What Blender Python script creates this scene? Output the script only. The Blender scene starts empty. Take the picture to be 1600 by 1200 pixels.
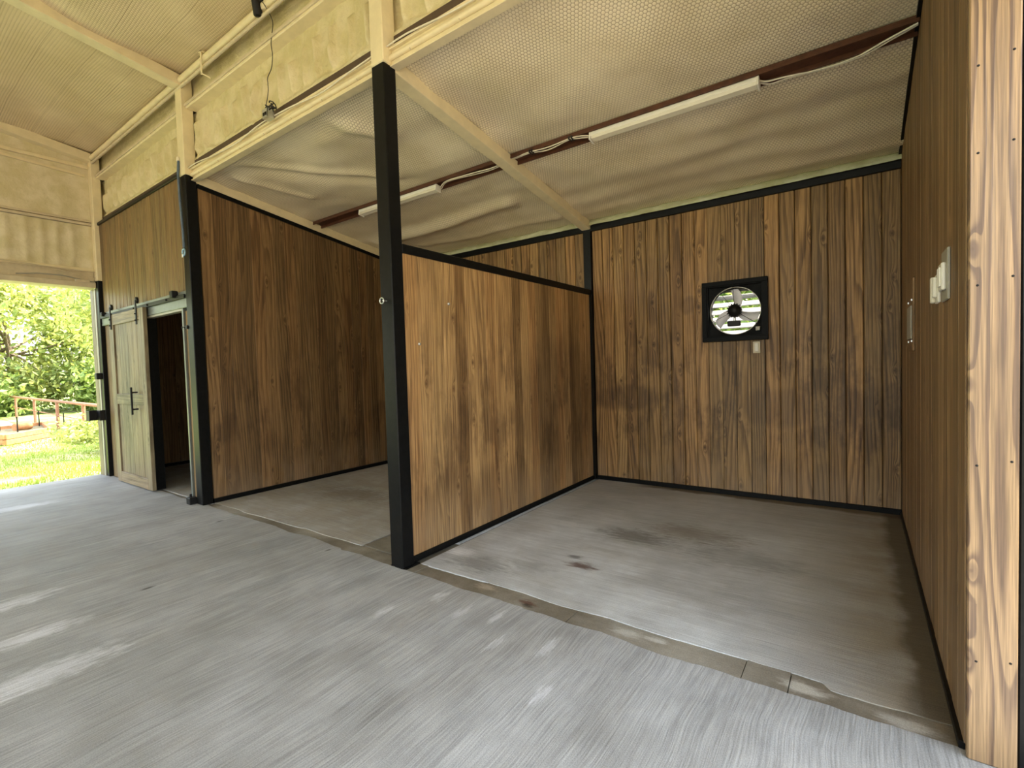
import bpy, bmesh, math, random
from mathutils import Vector, Matrix, noise
random.seed(7)
SC = bpy.context.scene
COL = SC.collection
PI = math.pi

# ------------------------------------------------------------------ camera
cam_d = bpy.data.cameras.new('camera'); cam = bpy.data.objects.new('camera', cam_d); COL.objects.link(cam)
rt = Vector((0.8135239, 0.58072066, -0.03069815)); up = Vector((0.00392796, 0.04729996, 0.99887301)); fw = Vector((-0.58151821, 0.81272765, -0.0361986))
M = Matrix((rt, up, -fw)).transposed().to_4x4(); M.translation = Vector((2.6135, -2.3124, 1.4))
cam.matrix_world = M
cam_d.sensor_width = 36; cam_d.lens = 761.27/1600*36; cam_d.clip_start = 0.05; cam_d.clip_end = 400
SC.camera = cam
# ------------------------------------------------------------------ world, sun, exposure
SC.view_settings.view_transform = 'Standard'; SC.view_settings.look = 'None'
SC.view_settings.gamma = 1; SC.view_settings.use_curve_mapping = False
SC.view_settings.exposure = 1.45
SC.cycles.max_bounces = 9; SC.cycles.diffuse_bounces = 7; SC.cycles.transparent_max_bounces = 8
SC.cycles.sample_clamp_indirect = 8
SC.cycles.caustics_reflective = False; SC.cycles.caustics_refractive = False
W = bpy.data.worlds.new('sky'); SC.world = W; W.use_nodes = True
wn = W.node_tree.nodes; wl = W.node_tree.links
sky = wn.new('ShaderNodeTexSky'); sky.sky_type = 'NISHITA'; sky.sun_disc = False
sky.sun_elevation = math.radians(62); sky.sun_rotation = math.radians(20); sky.air_density = 1.2; sky.dust_density = 2.5; sky.ozone_density = 1.0
hs = wn.new('ShaderNodeHueSaturation'); hs.inputs['Saturation'].default_value = .55; wl.new(sky.outputs[0], hs.inputs['Color'])
wb = wn.new('ShaderNodeMix'); wb.data_type = 'RGBA'; wb.blend_type = 'MULTIPLY'; wb.inputs[0].default_value = 1.; wb.inputs[7].default_value = (1.0, .97, .90, 1)
wl.new(hs.outputs[0], wb.inputs[6]); wl.new(wb.outputs[2], wn['Background'].inputs[0]); wn['Background'].inputs[1].default_value = 0.50
sun_d = bpy.data.lights.new('sun', 'SUN'); sun = bpy.data.objects.new('sun', sun_d); COL.objects.link(sun)
sun_d.energy = 7.0; sun_d.angle = math.radians(0.6); sun_d.color = (1, .93, .80)
az = math.radians(20); el = math.radians(62)     # from +Y, a little towards +X
sdir = Vector((math.sin(az)*math.cos(el), math.cos(az)*math.cos(el), math.sin(el)))
sun.rotation_euler = sdir.to_track_quat('Z', 'Y').to_euler()

# ------------------------------------------------------------------ node helper
class NT:
    def __init__(s, name):
        s.m = bpy.data.materials.new(name); s.m.use_nodes = True
        s.n = s.m.node_tree.nodes; s.l = s.m.node_tree.links
        s.b = s.n['Principled BSDF']; s.out = s.n['Material Output']
    def _in(s, sock, v):
        if v is None: return
        if isinstance(v, bpy.types.NodeSocket): s.l.new(v, sock)
        elif isinstance(v, (tuple, list)) and sock.type == 'RGBA': sock.default_value = (*v[:3], 1)
        else: sock.default_value = v
    def math(s, op, a, b=None, c=None, clamp=False):
        n = s.n.new('ShaderNodeMath'); n.operation = op; n.use_clamp = clamp
        s._in(n.inputs[0], a); s._in(n.inputs[1], b)
        if c is not None: s._in(n.inputs[2], c)
        return n.outputs[0]
    def vec(s, op, a, b=None, c=None, scale=None):
        n = s.n.new('ShaderNodeVectorMath'); n.operation = op
        s._in(n.inputs[0], a); s._in(n.inputs[1], b)
        if c is not None: s._in(n.inputs[2], c)
        if scale is not None: s._in(n.inputs['Scale'], scale)
        return n.outputs['Value'] if op in ('LENGTH', 'DOT_PRODUCT', 'DISTANCE') else n.outputs[0]
    def obj(s): return s.n.new('ShaderNodeTexCoord').outputs['Object']
    def pos(s): return s.n.new('ShaderNodeNewGeometry').outputs['Position']
    def rnd(s): return s.n.new('ShaderNodeObjectInfo').outputs['Random']
    def sep(s, v):
        n = s.n.new('ShaderNodeSeparateXYZ'); s._in(n.inputs[0], v); return n.outputs
    def comb(s, x, y, z):
        n = s.n.new('ShaderNodeCombineXYZ'); s._in(n.inputs[0], x); s._in(n.inputs[1], y); s._in(n.inputs[2], z); return n.outputs[0]
    def noise(s, v, scale=1, detail=2, rough=.5, dist=0):
        n = s.n.new('ShaderNodeTexNoise'); s._in(n.inputs['Vector'], v)
        n.inputs['Scale'].default_value = scale; n.inputs['Detail'].default_value = detail
        n.inputs['Roughness'].default_value = rough; n.inputs['Distortion'].default_value = dist
        return n.outputs['Fac']
    def ramp(s, f, lo, hi, a=0., b=1., smooth=True):
        n = s.n.new('ShaderNodeMapRange'); n.interpolation_type = 'SMOOTHSTEP' if smooth else 'LINEAR'; n.clamp = True
        s._in(n.inputs[0], f); n.inputs[1].default_value = lo; n.inputs[2].default_value = hi; n.inputs[3].default_value = a; n.inputs[4].default_value = b
        return n.outputs[0]
    def mix(s, f, a, b, mode='MIX'):
        n = s.n.new('ShaderNodeMix'); n.data_type = 'RGBA'; n.blend_type = mode
        s._in(n.inputs[0], f); s._in(n.inputs[6], a); s._in(n.inputs[7], b); return n.outputs[2]
    def bump(s, h, strength=.3, dist=.01):
        n = s.n.new('ShaderNodeBump'); n.inputs['Strength'].default_value = strength; n.inputs['Distance'].default_value = dist
        s._in(n.inputs['Height'], h); s.l.new(n.outputs[0], s.b.inputs['Normal'])
    def done(s, col, rough=.5, spec=.5, metal=0.):
        s._in(s.b.inputs['Base Color'], col); s._in(s.b.inputs['Roughness'], rough)
        s.b.inputs['Specular IOR Level'].default_value = spec; s._in(s.b.inputs['Metallic'], metal)
        return s.m

def plain(name, c, rough=.5, spec=.5, metal=0., var=0.12, vs=12, bump=0.):
    t = NT(name); p = t.obj(); f = t.noise(p, vs, 4, .6)
    k = t.ramp(f, .3, .7, 1-var, 1+var*.5)
    col = t.mix(1.0, c, t.comb(k, k, k), 'MULTIPLY')
    if bump: t.bump(f, bump, .004)
    return t.done(col, rough, spec, metal)

def wood(name, light, dark, grey=(.30, .22, .15), A=15., fx=16., knots=.55, tone=.35, line=.75, stain=.6, rough=.5, spec=.35, knot_hole=.8, sx=4., sz=.33, rotx=False):
    """stained pine: growth rings as level lines of a stretched field, bent round the knots"""
    t = NT(name); o = t.obj(); r = t.rnd()
    off = t.comb(t.math('MULTIPLY', r, 37.), t.math('MULTIPLY', r, 11.3), t.math('MULTIPLY', r, 53.))
    p = t.vec('ADD', o, off); P = t.sep(p)
    q = t.comb(P[0], t.math('MULTIPLY', P[1], .5), P[2])
    # knots
    ks = t.vec('MULTIPLY', q, (5.5, 1., 1.9))
    v = t.n.new('ShaderNodeTexVoronoi'); v.inputs['Scale'].default_value = 1.; v.inputs['Randomness'].default_value = .85
    t.l.new(ks, v.inputs['Vector'])
    d = t.sep(t.vec('SUBTRACT', ks, v.outputs['Position']))
    dx = t.math('DIVIDE', d[0], 5.5); dz = t.math('DIVIDE', d[2], 1.9)
    on = t.math('LESS_THAN', t.sep(v.outputs['Color'])[0], knots)
    def ell(ax, az):
        a = t.math('POWER', t.math('ABSOLUTE', t.math('DIVIDE', dx, ax)), 2.); b = t.math('POWER', t.math('ABSOLUTE', t.math('DIVIDE', dz, az)), 2.)
        return t.math('ADD', a, b)
    infl = t.math('MULTIPLY', t.math('EXPONENT', t.math('MULTIPLY', ell(.020, .060), -1.)), on)
    core = t.math('MULTIPLY', t.ramp(t.math('ADD', ell(.010, .013), t.math('MULTIPLY', t.sep(v.outputs['Color'])[1], .8)), .5, 1.3, 1., 0.), on)
    n1 = t.noise(t.vec('MULTIPLY', q, (sx, 1., sz)), 1., 1.5, .45)
    n2 = t.noise(t.vec('MULTIPLY', q, (18., 3., 3.)), 1., 2, .5)
    G = t.math('ADD', t.math('MULTIPLY', n1, A), t.math('MULTIPLY', P[0], fx))
    G = t.math('ADD', G, t.math('MULTIPLY', infl, 1.7)); G = t.math('ADD', G, t.math('MULTIPLY', n2, .55))
    fr = t.math('FRACT', G)
    ln = t.math('MULTIPLY', t.ramp(fr, .25, .82), t.ramp(fr, .88, 1., 1., 0.))
    fib = t.noise(t.vec('MULTIPLY', q, (210., 60., 3.5)), 1., 3, .6)
    fib2 = t.noise(t.vec('MULTIPLY', q, (60., 20., 1.4)), 1., 3, .6)
    broad = t.noise(t.vec('MULTIPLY', q, (9., 3., .8)), 1., 3, .55)
    f = t.math('MULTIPLY', ln, line)
    f = t.math('ADD', f, t.ramp(fib2, .3, .75, -.18, .3))
    f = t.math('ADD', f, t.ramp(broad, .35, .7, -.12, .25), clamp=True)
    col = t.mix(f, light, dark)
    k = t.ramp(fib, .25, .8, .64, 1.30); col = t.mix(1., col, t.comb(k, k, k), 'MULTIPLY')
    # each board its own tone
    w = t.n.new('ShaderNodeTexWhiteNoise'); w.noise_dimensions = '1D'; t.l.new(r, w.inputs['W'])
    wc = t.sep(w.outputs['Color'])
    k = t.ramp(wc[0], 0., 1., 1-tone, 1+tone*.75, False); col = t.mix(1., col, t.comb(k, k, k), 'MULTIPLY')
    col = t.mix(t.ramp(wc[1], .3, 1., 0., .4), col, t.mix(1., col, (1.18, .98, .86), 'MULTIPLY'))
    col = t.mix(t.math('MULTIPLY', core, knot_hole), col, (dark[0]*.35, dark[1]*.3, dark[2]*.3))
    halo = t.math('MULTIPLY', t.ramp(ell(.02, .03), .3, 1.6, .6, 0.), on); col = t.mix(halo, col, dark)
    if stain:   # handling marks and rub marks on the boards, fixed to the walls
        wp = t.pos()
        s1 = t.noise(t.vec('MULTIPLY', wp, (3.2, 3.2, 1.6)), 1., 5, .62)
        s2 = t.noise(t.vec('MULTIPLY', wp, (13., 13., 4.)), 1., 4, .6)
        z = t.sep(wp)[2]
        band = t.math('MULTIPLY', t.ramp(z, .15, .6), t.ramp(z, 1.3, 2., 1., .35))
        sm = t.math('MULTIPLY', t.math('MULTIPLY', t.ramp(t.math('ADD', s1, t.math('MULTIPLY', s2, .35)), .63, .82), band), stain)
        col = t.mix(sm, col, t.mix(1., col, (.42, .40, .42), 'MULTIPLY'))
        if name in ('worn_pine_boards', 'stained_pine_boards'):
            X_, Y_ = t.sep(wp)[0], t.sep(wp)[1]; rag = t.math('ADD', t.math('MULTIPLY', t.math('SUBTRACT', s2, .5), 1.6), t.math('MULTIPLY', t.math('SUBTRACT', s1, .5), 1.8))
            def rub(u, cu, cz, ru, rz_, a):
                dd = t.math('ADD', t.math('POWER', t.math('ABSOLUTE', t.math('DIVIDE', t.math('SUBTRACT', u, cu), ru)), 2.), t.math('POWER', t.math('ABSOLUTE', t.math('DIVIDE', t.math('SUBTRACT', z, cz), rz_)), 2.))
                return t.ramp(t.math('ADD', dd, rag), .3, 1.3, a, 0.)
            for u, cu, cz, ru, rz_, a in ([(Y_, 2.35, .95, .9, .75, .6), (Y_, 1.1, .25, .45, .3, .5), (Y_, .65, .9, .10, .6, .4)] if name[0] == 'w' else [(X_, .35, 1.0, .5, .16, .75), (X_, .72, 1.98, .07, .22, .6), (X_, 1.12, 2.0, .12, .1, .6), (X_, 1.95, .9, .35, .2, .5), (X_, -1.5, 2.2, .6, .2, .3)]):
                col = t.mix(rub(u, cu, cz, ru, rz_, a), col, t.mix(1., col, (.45, .43, .46), 'MULTIPLY'))
        gd = t.math('MULTIPLY', t.ramp(z, .0, .55, 1., 0.), t.ramp(s1, .35, .6)); col = t.mix(t.math('MULTIPLY', gd, .35), col, grey)
    t.bump(t.math('ADD', t.math('MULTIPLY', ln, .5), t.math('ADD', fib, t.math('MULTIPLY', core, -1.))), .35, .0015)
    return t.done(col, t.ramp(fib2, .2, .8, rough-.08, rough+.12), spec)

def concrete(name, base, pale, dirt, along='Y', brush=1., dirtamt=.5, stall=False, grey_streak=.5):
    t = NT(name); p = t.pos(); P = t.sep(p)
    wob = t.math('MULTIPLY', t.noise(p, 1.3, 2), .10)
    if along == 'Y': q = t.comb(t.math('ADD', P[0], wob), t.math('MULTIPLY', P[1], .022), 0.)
    else: q = t.comb(t.math('MULTIPLY', P[0], .022), t.math('ADD', P[1], wob), 0.)
    br = t.noise(q, 150., 3, .65); br2 = t.noise(q, 26., 3, .55); br3 = t.noise(q, 6., 2, .5)
    bl = t.noise(p, .9, 5, .62); bl2 = t.noise(t.vec('ADD', p, (7., 3., 0)), 3.4, 5, .6); gr = t.noise(p, 190., 2, .6)
    k = t.math('ADD', t.ramp(br, .25, .75, -.20*brush, .18*brush), t.ramp(br2, .3, .7, -.06*brush, .05*brush))
    k = t.math('ADD', k, t.ramp(gr, .3, .7, -.12, .12)); k = t.math('ADD', k, 1.)
    k = t.math('ADD', k, t.ramp(bl2, .3, .7, -.10, .08))
    col = t.mix(t.ramp(bl, .35, .66), base, pale)
    col = t.mix(t.math('MULTIPLY', t.ramp(br3, .5, .68), grey_streak), col, t.mix(1., col, (.78, .77, .76), 'MULTIPLY'))
    dm = t.math('MULTIPLY', t.ramp(t.noise(t.vec('MULTIPLY', p, (1.1, 2.2, 1.) if along == 'X' else (2.2, 1.1, 1.)), 1.1, 6, .65), .42, .68), dirtamt)
    if stall:   # brown soil worked into the concrete, most towards the walls
        d1 = t.ramp(P[1], .9, 3.1); dr = t.math('MAXIMUM', t.ramp(P[0], 1.9, 2.95), t.ramp(P[0], -.02, -.9, 0., 0.8))
        dr = t.math('MAXIMUM', dr, t.math('MULTIPLY', d1, .5)); dr = t.math('MULTIPLY', dr, t.ramp(bl2, .2, .62, .35, 1.))
        dm = t.math('MAXIMUM', dm, t.math('MULTIPLY', dr, .95))
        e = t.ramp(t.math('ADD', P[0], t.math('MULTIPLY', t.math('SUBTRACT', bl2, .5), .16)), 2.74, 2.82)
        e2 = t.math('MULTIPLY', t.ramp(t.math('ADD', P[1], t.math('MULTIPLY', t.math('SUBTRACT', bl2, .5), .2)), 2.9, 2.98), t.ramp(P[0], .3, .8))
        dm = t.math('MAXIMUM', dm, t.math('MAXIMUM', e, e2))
    col = t.mix(dm, col, dirt)
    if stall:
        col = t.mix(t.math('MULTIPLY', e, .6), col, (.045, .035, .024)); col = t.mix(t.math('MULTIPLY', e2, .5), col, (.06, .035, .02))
    bnoise = t.noise(t.vec('MULTIPLY', p, (9., 34., 1.) if along == 'X' else (34., 9., 1.)), 1., 6, .68)
    def blot(x, y, r, c, a=.85, n=1.):
        nonlocal col
        sx, sy = (.62, 1.35) if along == 'X' else (1.5, .6)
        dd = t.vec('LENGTH', t.comb(t.math('MULTIPLY', t.math('SUBTRACT', P[0], x), sx/r), t.math('MULTIPLY', t.math('SUBTRACT', P[1], y), sy/r), 0.))
        dd = t.math('ADD', dd, t.math('MULTIPLY', t.math('SUBTRACT', bnoise, .5), 2.4*n))
        col = t.mix(t.ramp(dd, .25, 1.15, a, 0.), col, c)
    if stall:
        blot(1.03, .66, .085, (.09, .035, .02)); blot(.92, .78, .05, (.05, .04, .035), .7)
        blot(1.12, 1.4, .22, (.11, .10, .08), .6); blot(1.5, 1.7, .3, (.16, .12, .07), .5); blot(1.9, 1.35, .3, (.13, .12, .10), .35)
        blot(.38, .32, .2, (.2, .195, .18), .6); blot(.72, .48, .13, (.2, .195, .18), .4)
        blot(-2.1, 1.1, .4, (.13, .11, .08), .5); blot(-1.6, 1.9, .4, (.12, .10, .07), .6)
        blot(.12, .42, .12, (.85, .86, .87), .6); blot(.5, 1.4, .1, (.75, .76, .75), .5)
    elif not along == 'X':
        for x, y in ((.75, -.28), (.95, -.2), (1.1, -.42), (.5, -.2), (1.35, -.3), (.35, -.5), (1.5, -.62)): blot(x, y, .055, (.62, .64, .67), .5, 1.6)
        for x, y, r in ((-5.0, -1.15, .25), (-1.75, -1.78, .2), (-1.1, -1.74, .16), (-.55, -1.8, .22)): blot(x, y, r, (.66, .68, .72), .7, 1.)
        for x, y, r in ((-.1, -.33, .16), (-.6, -.75, .2), (-1.3, -.15, .3), (.25, -.6, .14), (-2.2, -1.1, .3)): blot(x, y, r, (.22, .23, .23), .45, .7)
        for x, y, r in ((-1.25, -1.15, .03), (-2.4, -.2, .03), (-.8, -.1, .02)): blot(x, y, r, (.05, .045, .04), .8, .3)
    if along == 'X' and not stall:
        for x, y, r, c in ((1.0, .03, .05, (.10, .03, .015)), (1.02, .0, .03, (.02, .015, .01)), (.66, .06, .06, (.42, .36, .28)), (2.42, .02, .07, (.50, .48, .42)), (1.62, .04, .06, (.50, .49, .45)), (1.78, .05, .04, (.55, .54, .5)), (2.75, -.0, .07, (.42, .4, .35)), (-.33, .2, .06, (.36, .31, .25)), (-2.9, .02, .1, (.3, .28, .24))): blot(x, y, r, c, .75)
    col = t.mix(1., col, t.comb(k, k, k), 'MULTIPLY')
    t.bump(t.math('ADD', t.math('MULTIPLY', br, brush), t.math('ADD', t.math('MULTIPLY', br2, .5), t.math('MULTIPLY', gr, .35))), .5, .0035)
    return t.done(col, t.ramp(bl2, .3, .7, .62, .85), .35)

def hexnet(name, base, lines=True):
    """blanket insulation faced with white film, held by one-inch hexagonal netting that dents it"""
    t = NT(name); o = t.obj(); O = t.sep(o)
    ww = t.math('MULTIPLY', t.noise(o, 1.2, 1), .03)
    p = t.comb(t.math('MULTIPLY', t.math('ADD', O[0], ww), 1/.0255), t.math('MULTIPLY', t.math('ADD', O[1], ww), 1/.0265), 0.)
    def wrap(v):
        n = t.n.new('ShaderNodeVectorMath'); n.operation = 'WRAP'; t.l.new(v, n.inputs[0])
        n.inputs[1].default_value = (1, 1.7320508, 1); n.inputs[2].default_value = (0, 0, 0); return n.outputs[0]
    a = t.vec('SUBTRACT', wrap(p), (.5, .8660254, 0.)); b = t.vec('SUBTRACT', wrap(t.vec('ADD', p, (.5, .8660254, 0.))), (.5, .8660254, 0.))
    def hd(v):
        V = t.sep(t.vec('ABSOLUTE', v))
        return t.math('MAXIMUM', t.math('ADD', t.math('MULTIPLY', V[0], .5), t.math('MULTIPLY', V[1], .8660254)), V[0])
    h = t.math('SUBTRACT', .5, t.math('MINIMUM', hd(a), hd(b)))    # 0 on the wire, .5 in the middle
    wire = t.ramp(h, .02, .15, 1., 0.)
    fade = t.ramp(t.noise(t.vec('ADD', o, (3., 9., 0.)), 1.1, 3), .3, .6, .45, 1.)
    blot = t.noise(o, 2.2, 5, .6); dirt = t.noise(o, 7., 5, .7)
    col = t.mix(t.ramp(blot, .35, .7), base, (base[0]*.88, base[1]*.86, base[2]*.80))
    col = t.mix(t.ramp(dirt, .66, .78, 0., .5), col, (.25, .18, .10))
    col = t.mix(t.math('MULTIPLY', t.math('MULTIPLY', wire, fade), .75), col, (.27, .20, .105))
    if lines:
        y = t.math('FRACT', t.math('DIVIDE', t.math('ADD', O[1], t.math('MULTIPLY', t.noise(o, .6, 1), .04)), .31))
        col = t.mix(t.ramp(y, .0, .022, .7, 0.), col, (.25, .17, .09))
    t.bump(t.math('MULTIPLY', t.ramp(h, 0., .4), fade), .40, .004)
    return t.done(col, .42, .4)

def foamy(name, base, b=.5):
    t = NT(name); o = t.obj(); f = t.noise(o, 35., 4, .6); g = t.noise(o, 5., 4, .6)
    col = t.mix(t.ramp(g, .35, .65), base, (base[0]*.84, base[1]*.83, base[2]*.70)); col = t.mix(t.ramp(f, .55, .75, 0., .35), col, (base[0]*.7, base[1]*.68, base[2]*.5))
    t.bump(t.math('ADD', f, t.math('MULTIPLY', g, 1.5)), b, .01)
    return t.done(col, .45, .4)

def grassy(name, a, b, c):
    t = NT(name); p = t.pos(); f = t.noise(p, 14., 5, .7); g = t.noise(p, .5, 4, .6); h = t.noise(p, 90., 2)
    col = t.mix(t.ramp(f, .35, .65), a, b); col = t.mix(t.ramp(g, .45, .62, 0., .8), col, c)
    k = t.ramp(h, .3, .7, .7, 1.2); col = t.mix(1., col, t.comb(k, k, k), 'MULTIPLY')
    t.bump(f, .8, .05); return t.done(col, .9, .1)

def leafy(name, a, b):
    t = NT(name); p = t.obj(); f = t.noise(p, 1.3, 3, .6); g = t.noise(p, 11., 2)
    col = t.mix(t.ramp(t.math('ADD', t.math('MULTIPLY', f, .6), t.math('MULTIPLY', g, .4)), .38, .62), a, b)
    tr = t.n.new('ShaderNodeBsdfTranslucent'); t.l.new(t.mix(1., col, (1.25, 1.15, .6), 'MULTIPLY'), tr.inputs[0])
    mx = t.n.new('ShaderNodeMixShader'); mx.inputs[0].default_value = .42
    t.done(col, .5, .3); t.l.new(t.b.outputs[0], mx.inputs[1]); t.l.new(tr.outputs[0], mx.inputs[2]); t.l.new(mx.outputs[0], t.out.inputs[0])
    return t.m

M_ = {}
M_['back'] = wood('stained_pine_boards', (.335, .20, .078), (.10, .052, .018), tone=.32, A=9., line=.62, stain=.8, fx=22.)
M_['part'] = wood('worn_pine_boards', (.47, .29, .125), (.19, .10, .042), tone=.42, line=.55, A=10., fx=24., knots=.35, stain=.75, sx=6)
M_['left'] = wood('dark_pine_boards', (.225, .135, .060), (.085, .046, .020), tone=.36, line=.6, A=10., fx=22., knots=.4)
M_['right'] = wood('side_pine_boards', (.27, .165, .078), (.12, .066, .03), tone=.25, line=.55, knots=.25, sx=7, stain=.25)
M_['front'] = wood('facade_pine_boards', (.225, .15, .065), (.11, .066, .027), tone=.2, line=.45, knots=.15, stain=.2, A=9.)
M_['door'] = wood('door_pine_boards', (.235, .19, .115), (.10, .075, .042), tone=.16, line=.55, knots=.3, stain=.6, A=9.)
M_['cap'] = wood('knotty_corner_board', (.31, .20, .105), (.130, .077, .046), A=8., fx=9., line=.95, knots=.75, tone=.05, stain=0, sx=9., sz=.55, rough=.38, spec=.5, knot_hole=.75)
M_['inner'] = plain('rough_backing_panel', (.08, .05, .03), .8)
M_['black'] = plain('black_enamel', (.006, .006, .006), .36, .15, 0, .3, 25, .08)
M_['fanblack'] = plain('matt_black_paint', (.005, .005, .005), .5, .08, 0, .2, 30)
M_['steel'] = plain('sky_sheen_steel', (.13, .145, .135), .3, .5, 0, .12, 14)  # grey base stands in for sky reflected along the header and right jamb
M_['iron'] = plain('black_iron', (.009, .008, .008), .5, .25, 0, .2, 30)
M_['cream'] = plain('cream_enamel', (.72, .62, .40), .42, .45, 0, .07, 9, .05)
M_['cream2'] = plain('tan_primer', (.58, .49, .34), .5, .4, 0, .12, 9, .08)
M_['primer'] = plain('brown_primer', (.085, .032, .016), .55, .4, 0, .3, 15, .1)
M_['white'] = plain('white_enamel', (.80, .77, .68), .35, .5, 0, .04)
M_['diff'] = plain('frosted_cover', (.62, .57, .46), .3, .5, 0, .03)
M_['cable'] = plain('white_cable_sheath', (.72, .66, .52), .45)
M_['bcable'] = plain('black_cable_sheath', (.015, .013, .012), .5)
M_['grey'] = plain('grey_paint', (.33, .31, .25), .4, .5, 0, .08)
M_['zinc'] = plain('galvanised_zinc', (.62, .64, .66), .32, .5, .9, .1, 40)
M_['strap'] = plain('blue_grey_strap', (.10, .14, .20), .35, .5, .2, .2, 30)
M_['blue'] = plain('pale_blue_clip', (.25, .42, .55), .35)
M_['foam'] = foamy('sprayed_foam', (.66, .585, .375), .8)
M_['paintwall'] = foamy('painted_wall_panel', (.68, .60, .43), .35)
M_['green_foam'] = foamy('pale_foam_bead', (.52, .53, .38), .8)
M_['net'] = hexnet('netted_insulation', (.86, .77, .58), False)
M_['net2'] = hexnet('netted_insulation_lined', (.72, .60, .40), True)
M_['conc'] = concrete('broomed_concrete', (.30, .305, .30), (.385, .395, .40), (.27, .255, .225), 'Y', 1.15, .3, grey_streak=.25)
M_['stallc'] = concrete('stall_concrete', (.45, .465, .47), (.60, .63, .65), (.26, .225, .165), 'X', .8, .3, True, .3)
M_['curb'] = concrete('smooth_dirty_concrete', (.15, .125, .088), (.34, .32, .27), (.10, .08, .05), 'X', .3, .5, False, .1)
M_['grass'] = grassy('lawn', (.20, .29, .07), (.30, .36, .11), (.40, .38, .22))
M_['blade'] = leafy('grass_blades', (.20, .30, .06), (.36, .42, .12))
M_['gravel'] = grassy('pale_bounce_gravel', (.40, .34, .24), (.52, .45, .33), (.36, .31, .2))
M_['leaf'] = leafy('leaves_bright', (.18, .25, .08), (.56, .60, .26))
M_['leaf2'] = leafy('leaves_mid', (.13, .21, .07), (.42, .52, .20))
M_['bark'] = plain('bark', (.22, .17, .13), .9, .1, 0, .4, 14, .5)
M_['rust'] = plain('rusty_pipe', (.36, .17, .11), .6, .3, 0, .25, 12)
M_['timber'] = plain('orange_timber', (.50, .24, .11), .7, .2, 0, .3, 8)
M_['soil'] = plain('soil', (.22, .19, .12), .9, .1, 0, .4, 10)
M_['whitemetal'] = plain('white_sheet', (.75, .72, .76), .4, .4)
M_['yellow_louver'] = plain('louver_metal', (.33, .32, .31), .45, .3, 0, .05)
M_['blademetal'] = plain('fan_blade_metal', (.72, .70, .74), .45, .4, 0, .05)

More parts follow.
